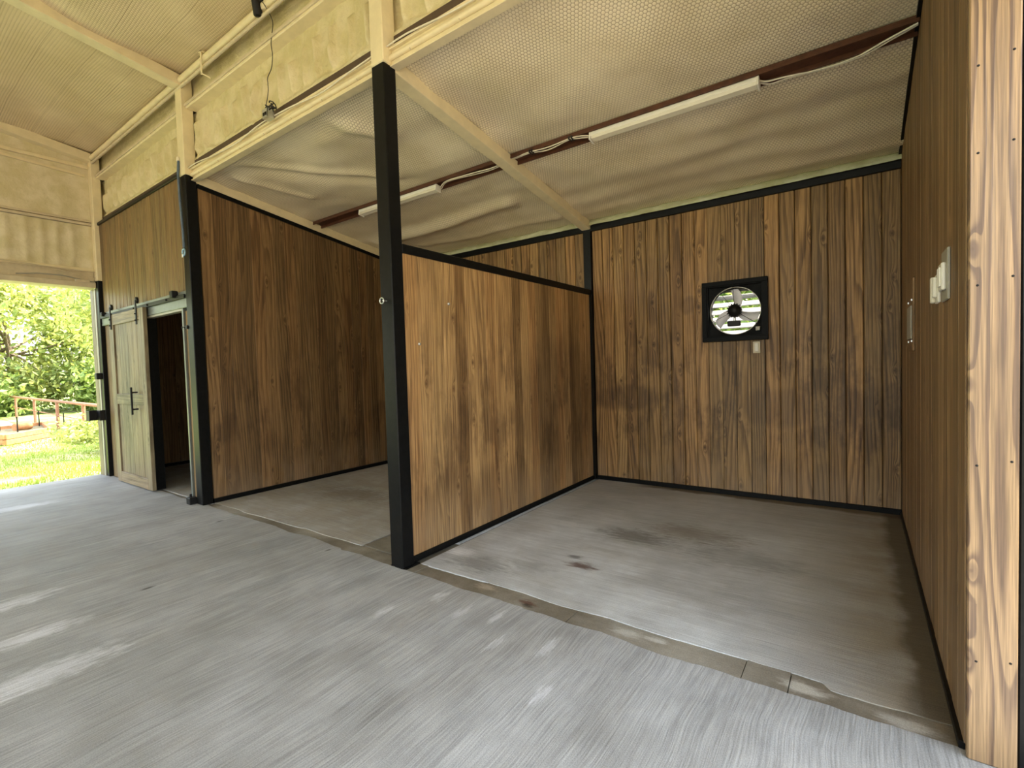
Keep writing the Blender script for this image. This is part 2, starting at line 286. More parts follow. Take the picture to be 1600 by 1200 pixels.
# ------------------------------------------------------------------ mesh helpers
class MB:
    def __init__(s): s.v = []; s.f = []; s.sm = []
    def add(s, vs, fs, smooth=False):
        o = len(s.v); s.v += [tuple(v) for v in vs]; s.f += [tuple(i+o for i in f) for f in fs]; s.sm += [smooth]*len(fs); return s
    def box(s, x0, x1, y0, y1, z0, z1, ch=0.):
        if ch <= 0:
            vs = [(x, y, z) for z in (z0, z1) for x, y in ((x0, y0), (x1, y0), (x1, y1), (x0, y1))]
            return s.add(vs, [(3, 2, 1, 0), (4, 5, 6, 7), (0, 1, 5, 4), (1, 2, 6, 5), (2, 3, 7, 6), (3, 0, 4, 7)])
        c = min(ch, (x1-x0)/2.2, (y1-y0)/2.2, (z1-z0)/2.2)
        def ring(i, z): return [(x0+c+i, y0+i, z), (x1-c-i, y0+i, z), (x1-i, y0+c+i, z), (x1-i, y1-c-i, z), (x1-c-i, y1-i, z), (x0+c+i, y1-i, z), (x0+i, y1-c-i, z), (x0+i, y0+c+i, z)]
        def ringc(z): return [(x0+2*c, y0+c, z), (x1-2*c, y0+c, z), (x1-c, y0+2*c, z), (x1-c, y1-2*c, z), (x1-2*c, y1-c, z), (x0+2*c, y1-c, z), (x0+c, y1-2*c, z), (x0+c, y0+2*c, z)]
        vs = ringc(z0)+ring(0, z0+c)+ring(0, z1-c)+ringc(z1)
        fs = [tuple(range(7, -1, -1)), tuple(range(24, 32))]
        for k in range(3):
            for i in range(8): j = (i+1) % 8; fs.append((k*8+i, k*8+j, k*8+8+j, k*8+8+i))
        return s.add(vs, fs)
    def beam(s, a, b, w, h, upv=(0, 0, 1), ch=0.):
        """box from a to b; w across, h along upv; a-b is its centre line"""
        a = Vector(a); b = Vector(b); d = (b-a); L = d.length; d.normalize()
        x = d.cross(Vector(upv)).normalized(); u = x.cross(d).normalized()
        t = MB().box(-w/2, w/2, -h/2, h/2, 0, L, ch)
        return s.add([a + x*p[0] + u*p[1] + d*p[2] for p in t.v], t.f)
    def tube(s, pts, r, n=8, caps=True):
        pts = [Vector(p) for p in pts]; rs = r if isinstance(r, (list, tuple)) else [r]*len(pts)
        vs = []; prev = None
        for i, p in enumerate(pts):
            d = (pts[min(i+1, len(pts)-1)] - pts[max(i-1, 0)]).normalized()
            if prev is None: x = d.orthogonal().normalized()
            else: x = (prev - d*prev.dot(d)).normalized()
            prev = x; y = d.cross(x)
            for k in range(n): a = 2*PI*k/n; vs.append(p + (x*math.cos(a)+y*math.sin(a))*rs[i])
        fs = []
        for i in range(len(pts)-1):
            for k in range(n): j = (k+1) % n; fs.append((i*n+k, i*n+j, (i+1)*n+j, (i+1)*n+k))
        s.add(vs, fs, True)
        if caps:
            o = len(vs); s.add(vs[:n], [tuple(range(n-1, -1, -1))]); s.add(vs[-n:], [tuple(range(n))])
        return s
    def lathe(s, prof, n=24, M=None, smooth=True):
        """prof: (r, z) pairs round local Z"""
        vs = [Vector((r*math.cos(2*PI*k/n), r*math.sin(2*PI*k/n), z)) for r, z in prof for k in range(n)]
        if M is not None: vs = [M @ v for v in vs]
        fs = []
        for i in range(len(prof)-1):
            for k in range(n): j = (k+1) % n; fs.append((i*n+k, i*n+j, (i+1)*n+j, (i+1)*n+k))
        return s.add(vs, fs, smooth)
    def prism(s, poly, y0, y1):
        """polygon in XZ extruded along Y"""
        n = len(poly); vs = [(x, y0, z) for x, z in poly]+[(x, y1, z) for x, z in poly]
        fs = [tuple(range(n)), tuple(range(2*n-1, n-1, -1))]+[((i+1) % n, i, i+n, (i+1) % n+n) for i in range(n)]
        return s.add(vs, fs)
    def xform(s, M): s.v = [tuple(M @ Vector(v)) for v in s.v]; return s
    def build(s, name, mat, parent=None, loc=(0, 0, 0), rz=0., fixn=True, **props):
        me = bpy.data.meshes.new(name); me.from_pydata(s.v, [], s.f)
        if fixn:
            bm = bmesh.new(); bm.from_mesh(me); bmesh.ops.recalc_face_normals(bm, faces=bm.faces); bm.to_mesh(me); bm.free()
        for p, f in zip(me.polygons, s.sm): p.use_smooth = f
        if mat is not None: me.materials.append(mat if not isinstance(mat, str) else M_[mat])
        o = bpy.data.objects.new(name, me); COL.objects.link(o); o.location = loc; o.rotation_euler = (0, 0, rz)
        if parent is not None: o.parent = parent
        for k, v in props.items(): o[k] = v
        return o
def part(name, mat, parent, fn, loc=(0, 0, 0), rz=0., **kw):
    b = MB(); fn(b); return b.build(name, mat, parent, loc, rz, **kw)
def empty(name, loc=(0, 0, 0), rz=0., **props):
    o = bpy.data.objects.new(name, None); COL.objects.link(o); o.location = loc; o.rotation_euler = (0, 0, rz); o.empty_display_size = .1
    for k, v in props.items(): o[k] = v
    return o
def thing(name, label, category, loc=(0, 0, 0), rz=0., group=None):
    o = empty(name, loc, rz, label=label, category=category)
    if group: o['group'] = group
    return o
def tagged(o, label, category, group=None):
    o['label'] = label; o['category'] = category
    if group: o['group'] = group
    return o

# ------------------------------------------------------------------ key dimensions
XL, XE, XR, D = -3.16, -6.20, 2.905, 3.075
S = .1535
zr = lambda y: 3.474 - S*y          # underside of the lean-to rafters
zc = lambda y: 3.590 - S*y          # lean-to ceiling
zm = lambda y: 4.575 + .15*(-y if y > -4.5 else 9+y)   # main roof underside (ridge at y -4.5)

def planks(parent, mat, p0, ang, length, zb, zt, width=.1345, gap=.0016, ch=.0035, th=.02, jitter=.001, holes=()):
    """vertical boards; p0 = left end seen from the front, local -y is the front. zb/zt: numbers or functions of the distance along"""
    n = max(1, round(length/width)); w = length/n
    fb = zb if callable(zb) else (lambda s: zb); ft = zt if callable(zt) else (lambda s: zt)
    c, s_ = math.cos(ang), math.sin(ang); out = []
    for i in range(n):
        a, b = i*w, (i+1)*w; q = random.uniform(-jitter, jitter)
        segs = [(None, None)]
        h = [H for H in holes if H[0] < b-.005 and H[1] > a+.005]
        if h:
            H = h[0]
            # board split around the opening: full-height sliver parts left and right, and above and below
            rects = []
            if H[0] > a+.004: rects.append((a, H[0], None, None))
            if H[1] < b-.004: rects.append((H[1], b, None, None))
            xa, xb = max(a, H[0]), min(b, H[1]); m = MB()
            for (u, v, lo, hi) in rects+[(xa, xb, None, H[2]), (xa, xb, H[3], None)]:
                g0 = gap/2 if u == a else 0; g1 = gap/2 if v == b else 0
                z0a = fb((u+v)/2) if lo is None and hi is not H[2] else fb((u+v)/2)
                if (lo, hi) == (H[3], None): z0, z1a, z1b = H[3], ft(u), ft(v)
                elif hi is H[2] and hi is not None: z0, z1a, z1b = fb(u), H[2], H[2]
                else: z0, z1a, z1b = fb(u), ft(u), ft(v)
                if z1a - z0 < .01: continue
                vs = [(u+g0-a, q, 0), (v-g1-a, q, 0), (v-g1-a, th, 0), (u+g0-a, th, 0)]
                m.add([(x, y, z0) for x, y, _ in vs]+[(x, y, z1b if x > (v-a)-.01 else z1a) for x, y, _ in vs], [(3, 2, 1, 0), (4, 5, 6, 7), (0, 1, 5, 4), (1, 2, 6, 5), (2, 3, 7, 6), (3, 0, 4, 7)])
        else:
            m = MB(); g = gap/2; k = ch
            prof = [(g, q+k), (g+k, q), (w-g-k, q), (w-g, q+k), (w-g, th), (g, th)]
            vs = [(x, y, fb(a+x)) for x, y in prof]+[(x, y, ft(a+x)) for x, y in prof]
            m.add(vs, [(5, 4, 3, 2, 1, 0), (6, 7, 8, 9, 10, 11)]+[(j, (j+1) % 6, (j+1) % 6+6, j+6) for j in range(6)])
        out.append(m.build('plank', mat, parent, (p0[0]+c*a, p0[1]+s_*a, 0), ang))
    return out

# ================================================================== FLOOR
def jag(x, seed, amp=.012, f=3.): return amp*noise.noise(Vector((x*f, seed, 0)))*1.6 + amp*.5*noise.noise(Vector((x*f*5, seed+9, 0)))
def slab(name, mat, x0, x1, ylo, yhi, z0, z1, n, parent=None, **p):
    """slab between two wandering edges ylo(x), yhi(x)"""
    vs = []; fs = []
    for i in range(n+1):
        x = x0+(x1-x0)*i/n; a, b = ylo(x), yhi(x)
        vs += [(x, a, z0), (x, b, z0), (x, b, z1), (x, a, z1)]
    for i in range(n):
        o = i*4
        for k in range(4): j = (k+1) % 4; fs.append((o+k, o+j, o+4+j, o+4+k))
    fs += [(0, 1, 2, 3), (n*4+3, n*4+2, n*4+1, n*4)]
    return MB().add(vs, fs).build(name, mat, parent, **p)
near_e = lambda x: -.035 + (-.015 if x > 1 else .0)*1 + jag(x, 3.1, .018) + (.03 if x < -.75 else 0)
far_e = lambda x: .108 + jag(x, 8.2, .012, 3.) - (.04 if x > 2.5 else 0)
floor = slab('floor', 'conc', -6.5, 3.6, lambda x: -9.2, near_e, -.30, 0., 260, kind='structure')
part('concrete_footing', 'curb', floor, lambda b: b.box(-6.35, 3.3, -.12, 3.3, -.30, -.016))
def far_l(x):   # stall slab edge; wide gap beside the first partition on its left
    return far_e(x) if x > -.02 or x < -.72 else far_e(x)
slab('stall_slab', 'stallc', .03, XR+.02, far_e, lambda x: D+.12, -.2, .0, 90, floor)
slab('stall_slab', 'stallc', XL-.02, -.66, lambda x: far_e(x)-.02*(x < -1.5), lambda x: D+.12, -.2, .0, 90, floor)
slab('stall_slab', 'stallc', -.66, -.005, lambda x: .56+jag(x, 5, .03), lambda x: D+.12, -.2, .0, 20, floor)
slab('tack_room_slab', 'stallc', XE-.1, XL-.02, lambda x: .05+jag(x, 2, .01), lambda x: D+.12, -.2, -.002, 60, floor)
# pieces of the worn strip between alley and stalls, each with its own level
cuts = [-3.14, -2.55, -1.45, -.62, -.12, .10, .64, 1.30, 2.18, 2.36, XR]
lev = [-.003, -.006, -.006, -.005, -.003, -.007, -.003, -.004, -.001, -.004]
for i in range(len(cuts)-1):
    a, b = cuts[i]+.002, cuts[i+1]-.002
    slab('curb_piece', 'curb', a, b, lambda x: near_e(x)+.002, lambda x: min(far_e(x), .5)-.002-.02*(x < -1.5), -.2, lev[i], 14, floor)
slab('curb_piece', 'curb', -.655, -.14, lambda x: far_e(x)+.02, lambda x: .545+jag(x, 5, .03), -.2, -.006, 14, floor)

# ================================================================== WALLS OF THE STALLS
wb = part('wall_back', 'inner', None, lambda b: (b.box(XE-.1, 1.30, D+.022, D+.14, 0, 3.12), b.box(1.85, 3.2, D+.022, D+.14, 0, 3.12), b.box(1.30, 1.85, D+.022, D+.14, 0, 1.60), b.box(1.30, 1.85, D+.022, D+.14, 2.20, 3.12)), kind='structure')
planks(wb, M_['back'], (-.0, D), 0, XR-.0, .047, 2.985, gap=.005, ch=.006, holes=[(1.30, 1.85, 1.60, 2.20)])
planks(wb, M_['back'], (XL, D), 0, abs(XL)-.10, .047, 2.985, gap=.005, ch=.006)
part('top_trim', 'black', wb, lambda b: b.box(XL, XR, D-.03, D+.02, 2.982, 3.05, .003))
part('bottom_trim', 'black', wb, lambda b: b.box(.0, XR, D-.025, D+.02, 0, .047, .003))
part('bottom_trim', 'black', wb, lambda b: b.box(XL, -.10, D-.025, D+.02, 0, .047, .003))
part('bottom_trim', 'black', wb, lambda b: b.box(XE, XL-.1, D-.025, D+.02, 0, .047, .003))
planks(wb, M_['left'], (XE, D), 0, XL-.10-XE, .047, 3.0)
# lumpy foam bead along the eave
def bead(b):
    n = 220; vs = []; k = 7
    for i in range(n+1):
        x = XL+(XR-XL)*i/n
        for j in range(k):
            a = PI*.5*j/(k-1); r = .085*(1+.22*noise.noise(Vector((x*5, j*.7, 0)))+.1*noise.noise(Vector((x*22, j, 4))))
            vs.append((x, D+.02-r*math.cos(a)*.95, 3.045+r*math.sin(a)*.95))
    b.add(vs, [(i*k+j, i*k+j+1, (i+1)*k+j+1, (i+1)*k+j) for i in range(n) for j in range(k-1)], True)
part('foam_bead', 'green_foam', wb, bead)

wr = part('wall_right', 'inner', None, lambda b: b.add([(XR+.022, -.05, 0), (XR+.13, -.05, 0), (XR+.13, D+.14, 0), (XR+.022, D+.14, 0), (XR+.022, -.05, 4.5), (XR+.13, -.05, 4.5), (XR+.13, .1, 4.5), (XR+.022, .1, 4.5), (XR+.022, .1, zc(.1)), (XR+.13, .1, zc(.1)), (XR+.022, D+.14, zc(D+.14)), (XR+.13, D+.14, zc(D+.14))],
    [(0, 1, 2, 3), (4, 5, 6, 7), (0, 4, 7, 8), (0, 8, 10, 3), (1, 9, 6, 5), (1, 2, 11, 9), (0, 1, 5, 4), (7, 6, 9, 8), (8, 9, 11, 10), (3, 10, 11, 2)]), kind='structure')
planks(wr, M_['right'], (XR, D), -PI/2, D+.06, .03, lambda s: zc(D-s)-.03 if D-s > .06 else 3.9, gap=.001, ch=.0015)
part('bottom_trim', 'black', wr, lambda b: b.box(XR-.014, XR+.02, -.05, D, 0, .03, .002))
part('top_trim', 'black', wr, lambda b: b.beam((XR-.005, .12, zc(.12)-.02), (XR-.005, D-.03, zc(D-.03)-.02), .03, .03, ch=.002))

wl_ = part('wall_left', 'inner', None, lambda b: b.add([(x, y, z) for x in (XL-.105, XL-.045) for y, z in ((.075, 0), (D, 0), (D, zr(D)-.04), (.075, zr(.075)-.04))], [(0, 1, 2, 3), (7, 6, 5, 4), (0, 4, 5, 1), (1, 5, 6, 2), (2, 6, 7, 3), (3, 7, 4, 0)]), kind='structure')
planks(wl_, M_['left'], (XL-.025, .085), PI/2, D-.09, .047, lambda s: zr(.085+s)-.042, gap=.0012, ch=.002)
part('bottom_trim', 'black', wl_, lambda b: b.box(XL-.05, XL+.0, .082, D-.03, 0, .047, .003))
part('top_trim', 'black', wl_, lambda b: b.beam((XL-.03, .08, zr(.08)-.022), (XL-.03, D-.02, zr(D-.02)-.022), .05, .044, ch=.003))
planks(wl_, M_['left'], (XL-.125, D-.05), -PI/2, D-.14, .047, 3.0)

# partition between the two stalls
pt = thing('stall_partition', 'tall partition of worn honey-coloured boards in a black steel frame between the stalls', 'partition', (0, 0, 0))
planks(pt, M_['part'], (-.024, .082), PI/2, D-.145, .049, 2.228, gap=.0007, ch=.0012, th=.018, jitter=.0006)
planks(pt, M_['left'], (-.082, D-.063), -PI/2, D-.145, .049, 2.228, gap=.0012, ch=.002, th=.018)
part('backing_panel', 'inner', pt, lambda b: b.box(-.063, -.043, .085, D-.06, .05, 2.22))
part('bottom_rail', 'black', pt, lambda b: b.box(-.09, -.012, .081, D-.06, .003, .050, .003))
part('top_rail', 'black', pt, lambda b: b.box(-.095, -.012, .081, D-.031, 2.225, 2.29, .004))
part('end_rail', 'black', pt, lambda b: b.box(-.095, .004, D-.062, D-.032, .003, 2.224, .003))
for y, z in ((.545, 1.906), (.215, 1.585)):
    part('lag_bolt', 'zinc', pt, lambda b: b.lathe([(0, .012), (.008, .012), (.011, .006), (.011, 0)], 12, Matrix.Translation((-.024, y, z)) @ Matrix.Rotation(PI/2, 4, 'Y')), label='bright round bolt head')

# ================================================================== STEEL POSTS AND RAFTERS
def post(name, x0, x1, y0, y1, zsplit, ztop, label, plate=True):
    t = thing(name, label, 'post', ((x0+x1)/2, (y0+y1)/2, 0))
    cx, cy = t.location[:2]
    part('lower_tube', 'black', t, lambda b: b.box(x0-cx, x1-cx, y0-cy, y1-cy, 0, zsplit, .006), label='black enamel lower length')
    part('upper_tube', 'cream', t, lambda b: b.box(x0-cx-.002, x1-cx+.002, y0-cy-.002, y1-cy+.002, zsplit, ztop, .006), label='cream upper length')
    if plate: part('base_plate', 'black', t, lambda b: b.box(-.07, .085, -.05, .09, -.012, .006, .002))
    return t
post('steel_post', -.125, 0., -.04, .07, 3.49, 4.66, 'square steel post at the free end of the partition, black below and cream above')
post('steel_post', -3.30, XL, -.04, .07, 3.53, 4.54, 'square steel post beside the tack room doorway with a blue-grey strap on it', False)
bp = thing('steel_post', 'black square steel post against the back wall where the partition meets it', 'post', (-.055, D-.0, 0))
part('lower_tube', 'black', bp, lambda b: b.box(-.048, .052, -.03, .02, 0, zr(D)-.012, .004))
cp = thing('steel_post', 'corner post of the barn beside the open end, cream above and black below', 'post', (-6.2, 0, 0))
part('lower_tube', 'black', cp, lambda b: b.box(-.06, .055, -.05, .03, 0, 2.79, .005), label='black enamel lower length')
part('upper_tube', 'cream', cp, lambda b: b.box(-.065, .06, -.055, .05, 2.79, 4.56, .006), label='cream upper length')

def rafter_low(x0, x1, label):
    y0, y1 = .0, D-.0
    t = MB().add([(x, y, zr(y)+h) for x in (x0, x1) for y, h in ((y0, 0), (y1, 0), (y1, .1), (y0, .1))], [(0, 1, 2, 3), (7, 6, 5, 4), (0, 4, 5, 1), (1, 5, 6, 2), (2, 6, 7, 3), (3, 7, 4, 0)]).build('roof_rafter', 'cream')
    m = t.modifiers.new('bevel', 'BEVEL'); m.width = .006; m.segments = 2
    return tagged(t, label, 'rafter')
rafter_low(-.115, -.002, 'cream square rafter sloping from the partition post down to the back wall')
rafter_low(-3.275, XL+.0, 'cream square rafter running along the top of the tack room side wall')
def rafter_main(x0, x1, label, y1=-4.5):
    t = MB().add([(x, y, zm(y)-.14+h) for x in (x0, x1) for y, h in ((0.0, 0), (y1, 0), (y1, .115), (0.0, .115))], [(0, 1, 2, 3), (7, 6, 5, 4), (0, 4, 5, 1), (1, 5, 6, 2), (2, 6, 7, 3), (3, 7, 4, 0)]).build('roof_rafter', 'cream')
    m = t.modifiers.new('bevel', 'BEVEL'); m.width = .006; m.segments = 2
    tagged(t, label, 'rafter')
rafter_main(-3.295, -3.165, 'cream square rafter crossing the main roof above the tack room post')
rafter_main(-6.27, -6.14, 'cream square rafter under the main roof along the end wall')
rafter_main(-.12, -.005, 'cream square rafter of the main roof above the partition post')

# ================================================================== CEILINGS
def gauss(x, y, ax, ay, bx, by, w, s=1.):
    vx, vy = bx-ax, by-ay; L = vx*vx+vy*vy; t = max(0, min(1, ((x-ax)*vx+(y-ay)*vy)/L))
    dx, dy = x-ax-t*vx, y-ay-t*vy; return math.exp(-(dx*dx+dy*dy)/(w*w))*s
def billow(x, y):
    edge = min(1, (y-.1)/.3)*min(1, (D-y)/.25) if .1 < y < D else 0
    mid = min(1, abs(y-1.49)/.25)
    h = (-.022+.035*noise.noise(Vector((x*.9, y*1.6, 2.))) + .012*noise.noise(Vector((x*3, y*4, 5.))))
    if y > 1.6: h += .005*math.sin((y+.05*math.sin(x*1.3))*19)*min(1, (y-1.6)/.6)
    if x < -.2:
        h -= gauss(x, y, -2.61, .14, -1.3, 1.2, .07, .05)-gauss(x, y, -2.5, .30, -1.2, 1.35, .12, .04)
        h -= gauss(x, y, -1.1, .12, -.75, .65, .09, .045); h -= gauss(x, y, -2.84, .34, -2.5, 1.0, .05, .025)
        h -= gauss(x, y, -2.9, 2.3, -.6, 2.2, .1, .05); h -= gauss(x, y, -2.4, 2.7, -.3, 2.75, .08, .03)
    return h*max(0, edge)*mid
def sheet(name, mat, x0, x1, y0, y1, nx, ny, zf, **kw):
    vs = [(x0+(x1-x0)*i/nx, y0+(y1-y0)*j/ny, 0) for j in range(ny+1) for i in range(nx+1)]
    vs = [(x, y, zf(x, y)) for x, y, _ in vs]
    fs = [(j*(nx+1)+i, j*(nx+1)+i+1, (j+1)*(nx+1)+i+1, (j+1)*(nx+1)+i) for j in range(ny) for i in range(nx)]
    o = MB().add(vs, fs, True).build(name, mat, None, fixn=False, **kw); return o
ce = sheet('ceiling', 'net', XL-.06, XR+.05, .06, D+.05, 200, 110, lambda x, y: zc(y)+billow(x, y), kind='structure')
part('roof_sheet', 'inner', ce, lambda b: b.add([(x, y, zc(y)+h) for x in (XE-.3, 3.2) for y, h in ((.06, .06), (D+.4, .06), (D+.4, .12), (.06, .12))], [(0, 1, 2, 3), (7, 6, 5, 4), (0, 4, 5, 1), (1, 5, 6, 2), (2, 6, 7, 3), (3, 7, 4, 0)]))
def zmain(x, y):
    h = .055*noise.noise(Vector((x*.8, y*1.3, 7))) + .035*math.sin(x*1.9+1)*math.sin(y*1.3) + .012*noise.noise(Vector((x*2.5, y*3, 1)))
    h -= gauss(x, y, -5.9, -.5, -3.5, -.9, .18, .02)
    return zm(y)+min(0, h-.015)*(min(1, -y/.3) if y < 0 else 0)
ce2 = sheet('ceiling_main', 'net2', -6.35, 3.3, -9.1, .02, 170, 150, zmain, kind='structure')
part('roof_sheet', 'inner', ce2, lambda b: b.add([(x, y, zm(y)+h) for x in (-6.5, 3.4) for y, h in ((.15, .06), (-4.5, .06), (-9.3, .06), (-9.3, .12), (-4.5, .12), (.15, .12))], [(0, 1, 4, 5), (1, 2, 3, 4), (11, 10, 7, 6), (10, 9, 8, 7), (0, 6, 7, 1), (1, 7, 8, 2), (2, 8, 9, 3), (3, 9, 10, 4), (4, 10, 11, 5), (5, 11, 6, 0)]))

# brown purlin below the lean-to ceiling
pu = thing('roof_purlin', 'rust-brown steel purlin under the middle of the sloping stall ceiling', 'purlin', (0, 1.49, zc(1.49)))
part('web', 'primer', pu, lambda b: b.beam((XL, 0, -.022), (XR-.005, 0, -.022), .125, .012, (0, S, 1)))
part('lip', 'primer', pu, lambda b: b.beam((XL, .058, -.046), (XR-.005, .058, -.046), .010, .045, (0, S, 1)))
part('lip', 'primer', pu, lambda b: b.beam((XL, -.058, -.028), (XR-.005, -.058, -.028), .010, .035, (0, S, 1)))

# ================================================================== BAND ABOVE THE STALL FRONTS
def ribs(x, z, z0, z1, seed=0.):
    u = x/.2 + .35*noise.noise(Vector((x*1.7, seed, 0))); f = u-math.floor(u); k = math.floor(u)
    hgt = z1-.10-.12*abs(noise.noise(Vector((k*1.37, 3.1, seed))))
    w = .14+.06*noise.noise(Vector((k*.77, 1.2, seed)))
    r = math.exp(-((f-.5)/w)**2)*(.6+.5*noise.noise(Vector((k*2.1, z*3, seed))))
    top = max(0, min(1, (hgt-z)/.06)); low = max(0, min(1, (z-z0-.07)/.06))
    d = .085*r*top*low + .010*noise.noise(Vector((x*7, z*5, seed))) + .005*noise.noise(Vector((x*22, z*14, seed)))
    d += .035*math.exp(-((z-z0-.05+.03*noise.noise(Vector((x*4, 0, seed))))/.035)**2)
    return d
def foam_panel(name, x0, x1, z0, z1, y, parent, nx, nz, seed, mat='foam', f=ribs):
    vs = []; fs = []
    for j in range(nz+1):
        for i in range(nx+1):
            x = x0+(x1-x0)*i/nx; z = z0+(z1-z0)*j/nz; vs.append((x, y-f(x, z, z0, z1, seed), z))
    fs = [(j*(nx+1)+i, j*(nx+1)+i+1, (j+1)*(nx+1)+i+1, (j+1)*(nx+1)+i) for j in range(nz) for i in range(nx)]
    return MB().add(vs, fs, True).build(name, mat, parent, fixn=False)
wf = part('wall_front', 'inner', None, lambda b: b.box(-6.33, 3.2, .125, .20, 3.60, 4.62), kind='structure')
for x0, x1, sd in ((-6.32, -3.23, 1.), (-3.23, -.06, 5.), (-.06, 3.1, 9.)):
    foam_panel('foam_panel', x0, x1, 3.67, 4.22, .10, wf, int((x1-x0)*110), 60, sd)
    foam_panel('foam_strip', x0, x1, 4.27, 4.56, .085, wf, int((x1-x0)*20), 12, sd+3, 'foam', lambda x, z, a, b_, s: .006*noise.noise(Vector((x*3, z*6, s))))
    x0, x1 = {-6.32: (-6.13, -3.305), -3.23: (-3.155, -.13), -.06: (.005, 3.1)}[x0]
    part('girt', 'cream', wf, lambda b: b.box(x0, x1, -.005, .12, 4.215, 4.275, .006))
    part('girt_lip', 'cream2', wf, lambda b: b.box(x0, x1, -.018, .0, 4.235, 4.262, .003))
# eave strut: pipe high up with a second small pipe below
es = thing('eave_pipe', 'cream and brown pipes running along the foot of the main roof', 'pipe', (0, 0, 0))
part('pipe', 'cream', es, lambda b: b.tube([(XE+.06, -.03, 4.50), (3.0, -.03, 4.50)], .034, 12))
part('pipe', 'cream2', es, lambda b: b.tube([(XE+.06, -.035, 4.43), (3.0, -.035, 4.43)], .017, 10), label='thin brownish pipe')
part('bracket', 'cream', es, lambda b: (b.box(-2.60, -2.575, -.075, -.066, 4.33, 4.56, .002), b.box(-2.63, -2.575, -.075, -.0, 4.545, 4.56, .002), b.beam((-2.59, -.07, 4.34), (-2.52, -.02, 4.29), .02, .01)))

# white channel along the head of the stalls
for x0, x1, lab in ((XL, -.122, 'cream channel beam above the left stall, between the tack room post and the partition post'), (0., 3.02, 'cream channel beam above the nearer stall, from the partition post towards the right wall')):
    t = thing('head_beam', lab, 'beam', (x0, .04, 3.48))
    L = x1-x0
    part('channel', 'cream', t, lambda b: (b.box(0, L, -.03, .05, .105, .125, .003), b.box(0, L, -.005, .005, .0, .11, .001), b.tube([(0, -.012, .058), (L, -.012, .058)], .020, 10)))
    part('lower_lip', 'cream', t, lambda b: b.box(0, L, -.022, .045, -.004, .006, .002))
    part('back_web', 'grey', t, lambda b: b.box(0, L, .045, .06, .11, .20, .002))
    part('cable', 'cable', t, lambda b: (b.tube([(L*i/30, -.045-.004*math.sin(i), .10+.022*math.sin(i*.42+1)) for i in range(31)], .006, 6)))
    for i in range(7): part('screw', 'cream2', t, lambda b: b.tube([(L*(i+.5)/7, -.03, .02), (L*(i+.5)/7+.004, -.044, .028)], .0035, 6))

# ================================================================== TACK ROOM FRONT
fa = part('wall_facade', 'inner', None, lambda b: (b.box(-6.15, -5.3, .022, .05, 0, 3.6), b.box(-5.3, -4.52, .022, .05, 0, 3.6), b.box(-4.52, -3.44, .022, .05, 2.2, 3.6), b.box(-3.44, -3.30, .022, .05, 0, 3.6)), kind='structure')
planks(fa, M_['front'], (-6.145, 0), 0, 2.845, 2.33, 3.575, gap=.007, ch=.008, width=.135)
planks(fa, M_['front'], (-6.145, 0), 0, 1.62, .0, 2.15, gap=.007, ch=.008, width=.135)
planks(fa, M_['front'], (-3.445, 0), 0, .145, .0, 2.12, gap=.003, ch=.005, width=.07)
part('header', 'steel', fa, lambda b: b.box(-6.145, -3.30, -.03, .03, 2.15, 2.33, .004), label='steel header with its sky reflection coloured in as grey')
part('top_trim', 'black', fa, lambda b: b.box(-6.145, -3.30, -.02, .03, 3.565, 3.605, .004))
part('jamb', 'black', fa, lambda b: b.box(-4.525, -4.49, -.02, .08, 0, 2.15, .003))
part('jamb', 'steel', fa, lambda b: b.box(-3.478, -3.445, -.022, .08, 0, 2.15, .003))
part('lintel', 'grey', fa, lambda b: b.box(-4.49, -3.478, -.02, .05, 2.125, 2.15, .002))

dr = thing('sliding_door', 'rustic sliding barn door of grey-brown boards hanging left of the tack room doorway', 'door', (-5.0, -.07, .015))
x0, x1, H = -.61, .60, 2.235
planks(dr, M_['door'], (x0+.13, -.004), 0, (x1-x0)-.26, .10, H-.10, gap=.002, ch=.003, width=.158, th=.018)
part('stile', M_['door'], dr, lambda b: b.box(0, .135, 0, .042, 0, H, .003), (x0, -.022, 0))
part('stile', M_['door'], dr, lambda b: b.box(0, .135, 0, .042, 0, H, .003), (x1-.135, -.022, 0))
for z0, z1 in ((0, .135), (1.045, 1.18), (H-.14, H)):
    o = MB().box(-(z1-z0)/2, (z1-z0)/2, 0, .042, -(x1-x0)/2+.1365, (x1-x0)/2-.1365, .003).build('rail', M_['door'], dr, ((x0+x1)/2, -.022, (z0+z1)/2)); o.rotation_euler = (0, PI/2, 0)
part('door_handle', 'iron', dr, lambda b: (b.box(.262, .288, -.095, -.075, .93, 1.27, .003), b.box(.266, .284, -.08, -.02, .985, 1.005), b.box(.266, .284, -.08, -.02, 1.195, 1.215)), label='black iron pull handle')
for hx in (-.535, .40):
    h = part('hanger', 'iron', dr, lambda b: b.box(hx-.02, hx+.02, -.034, -.0225, 2.04, 2.335, .003), label='black iron hanger strap')
    part('wheel', 'iron', h, lambda b: b.lathe([(.0, -.013), (.034, -.013), (.042, -.008), (.036, -.003), (.036, .003), (.042, .008), (.034, .013), (0, .013)], 24, Matrix.Translation((hx, -.012, 2.335)) @ Matrix.Rotation(PI/2, 4, 'X')))
    for z in (2.09, 2.17): part('bolt', 'iron', h, lambda b: b.lathe([(0, .014), (.009, .012), (.009, 0)], 8, Matrix.Translation((hx, -.033, z)) @ Matrix.Rotation(PI/2, 4, 'X')))
tr = thing('door_track', 'flat steel track the barn door hangs on, above the tack room doorway', 'rail', (-4.7, -.048, 2.27))
part('bar', 'iron', tr, lambda b: b.box(-1.42, 1.38, -.006, .006, -.022, .022, .002))
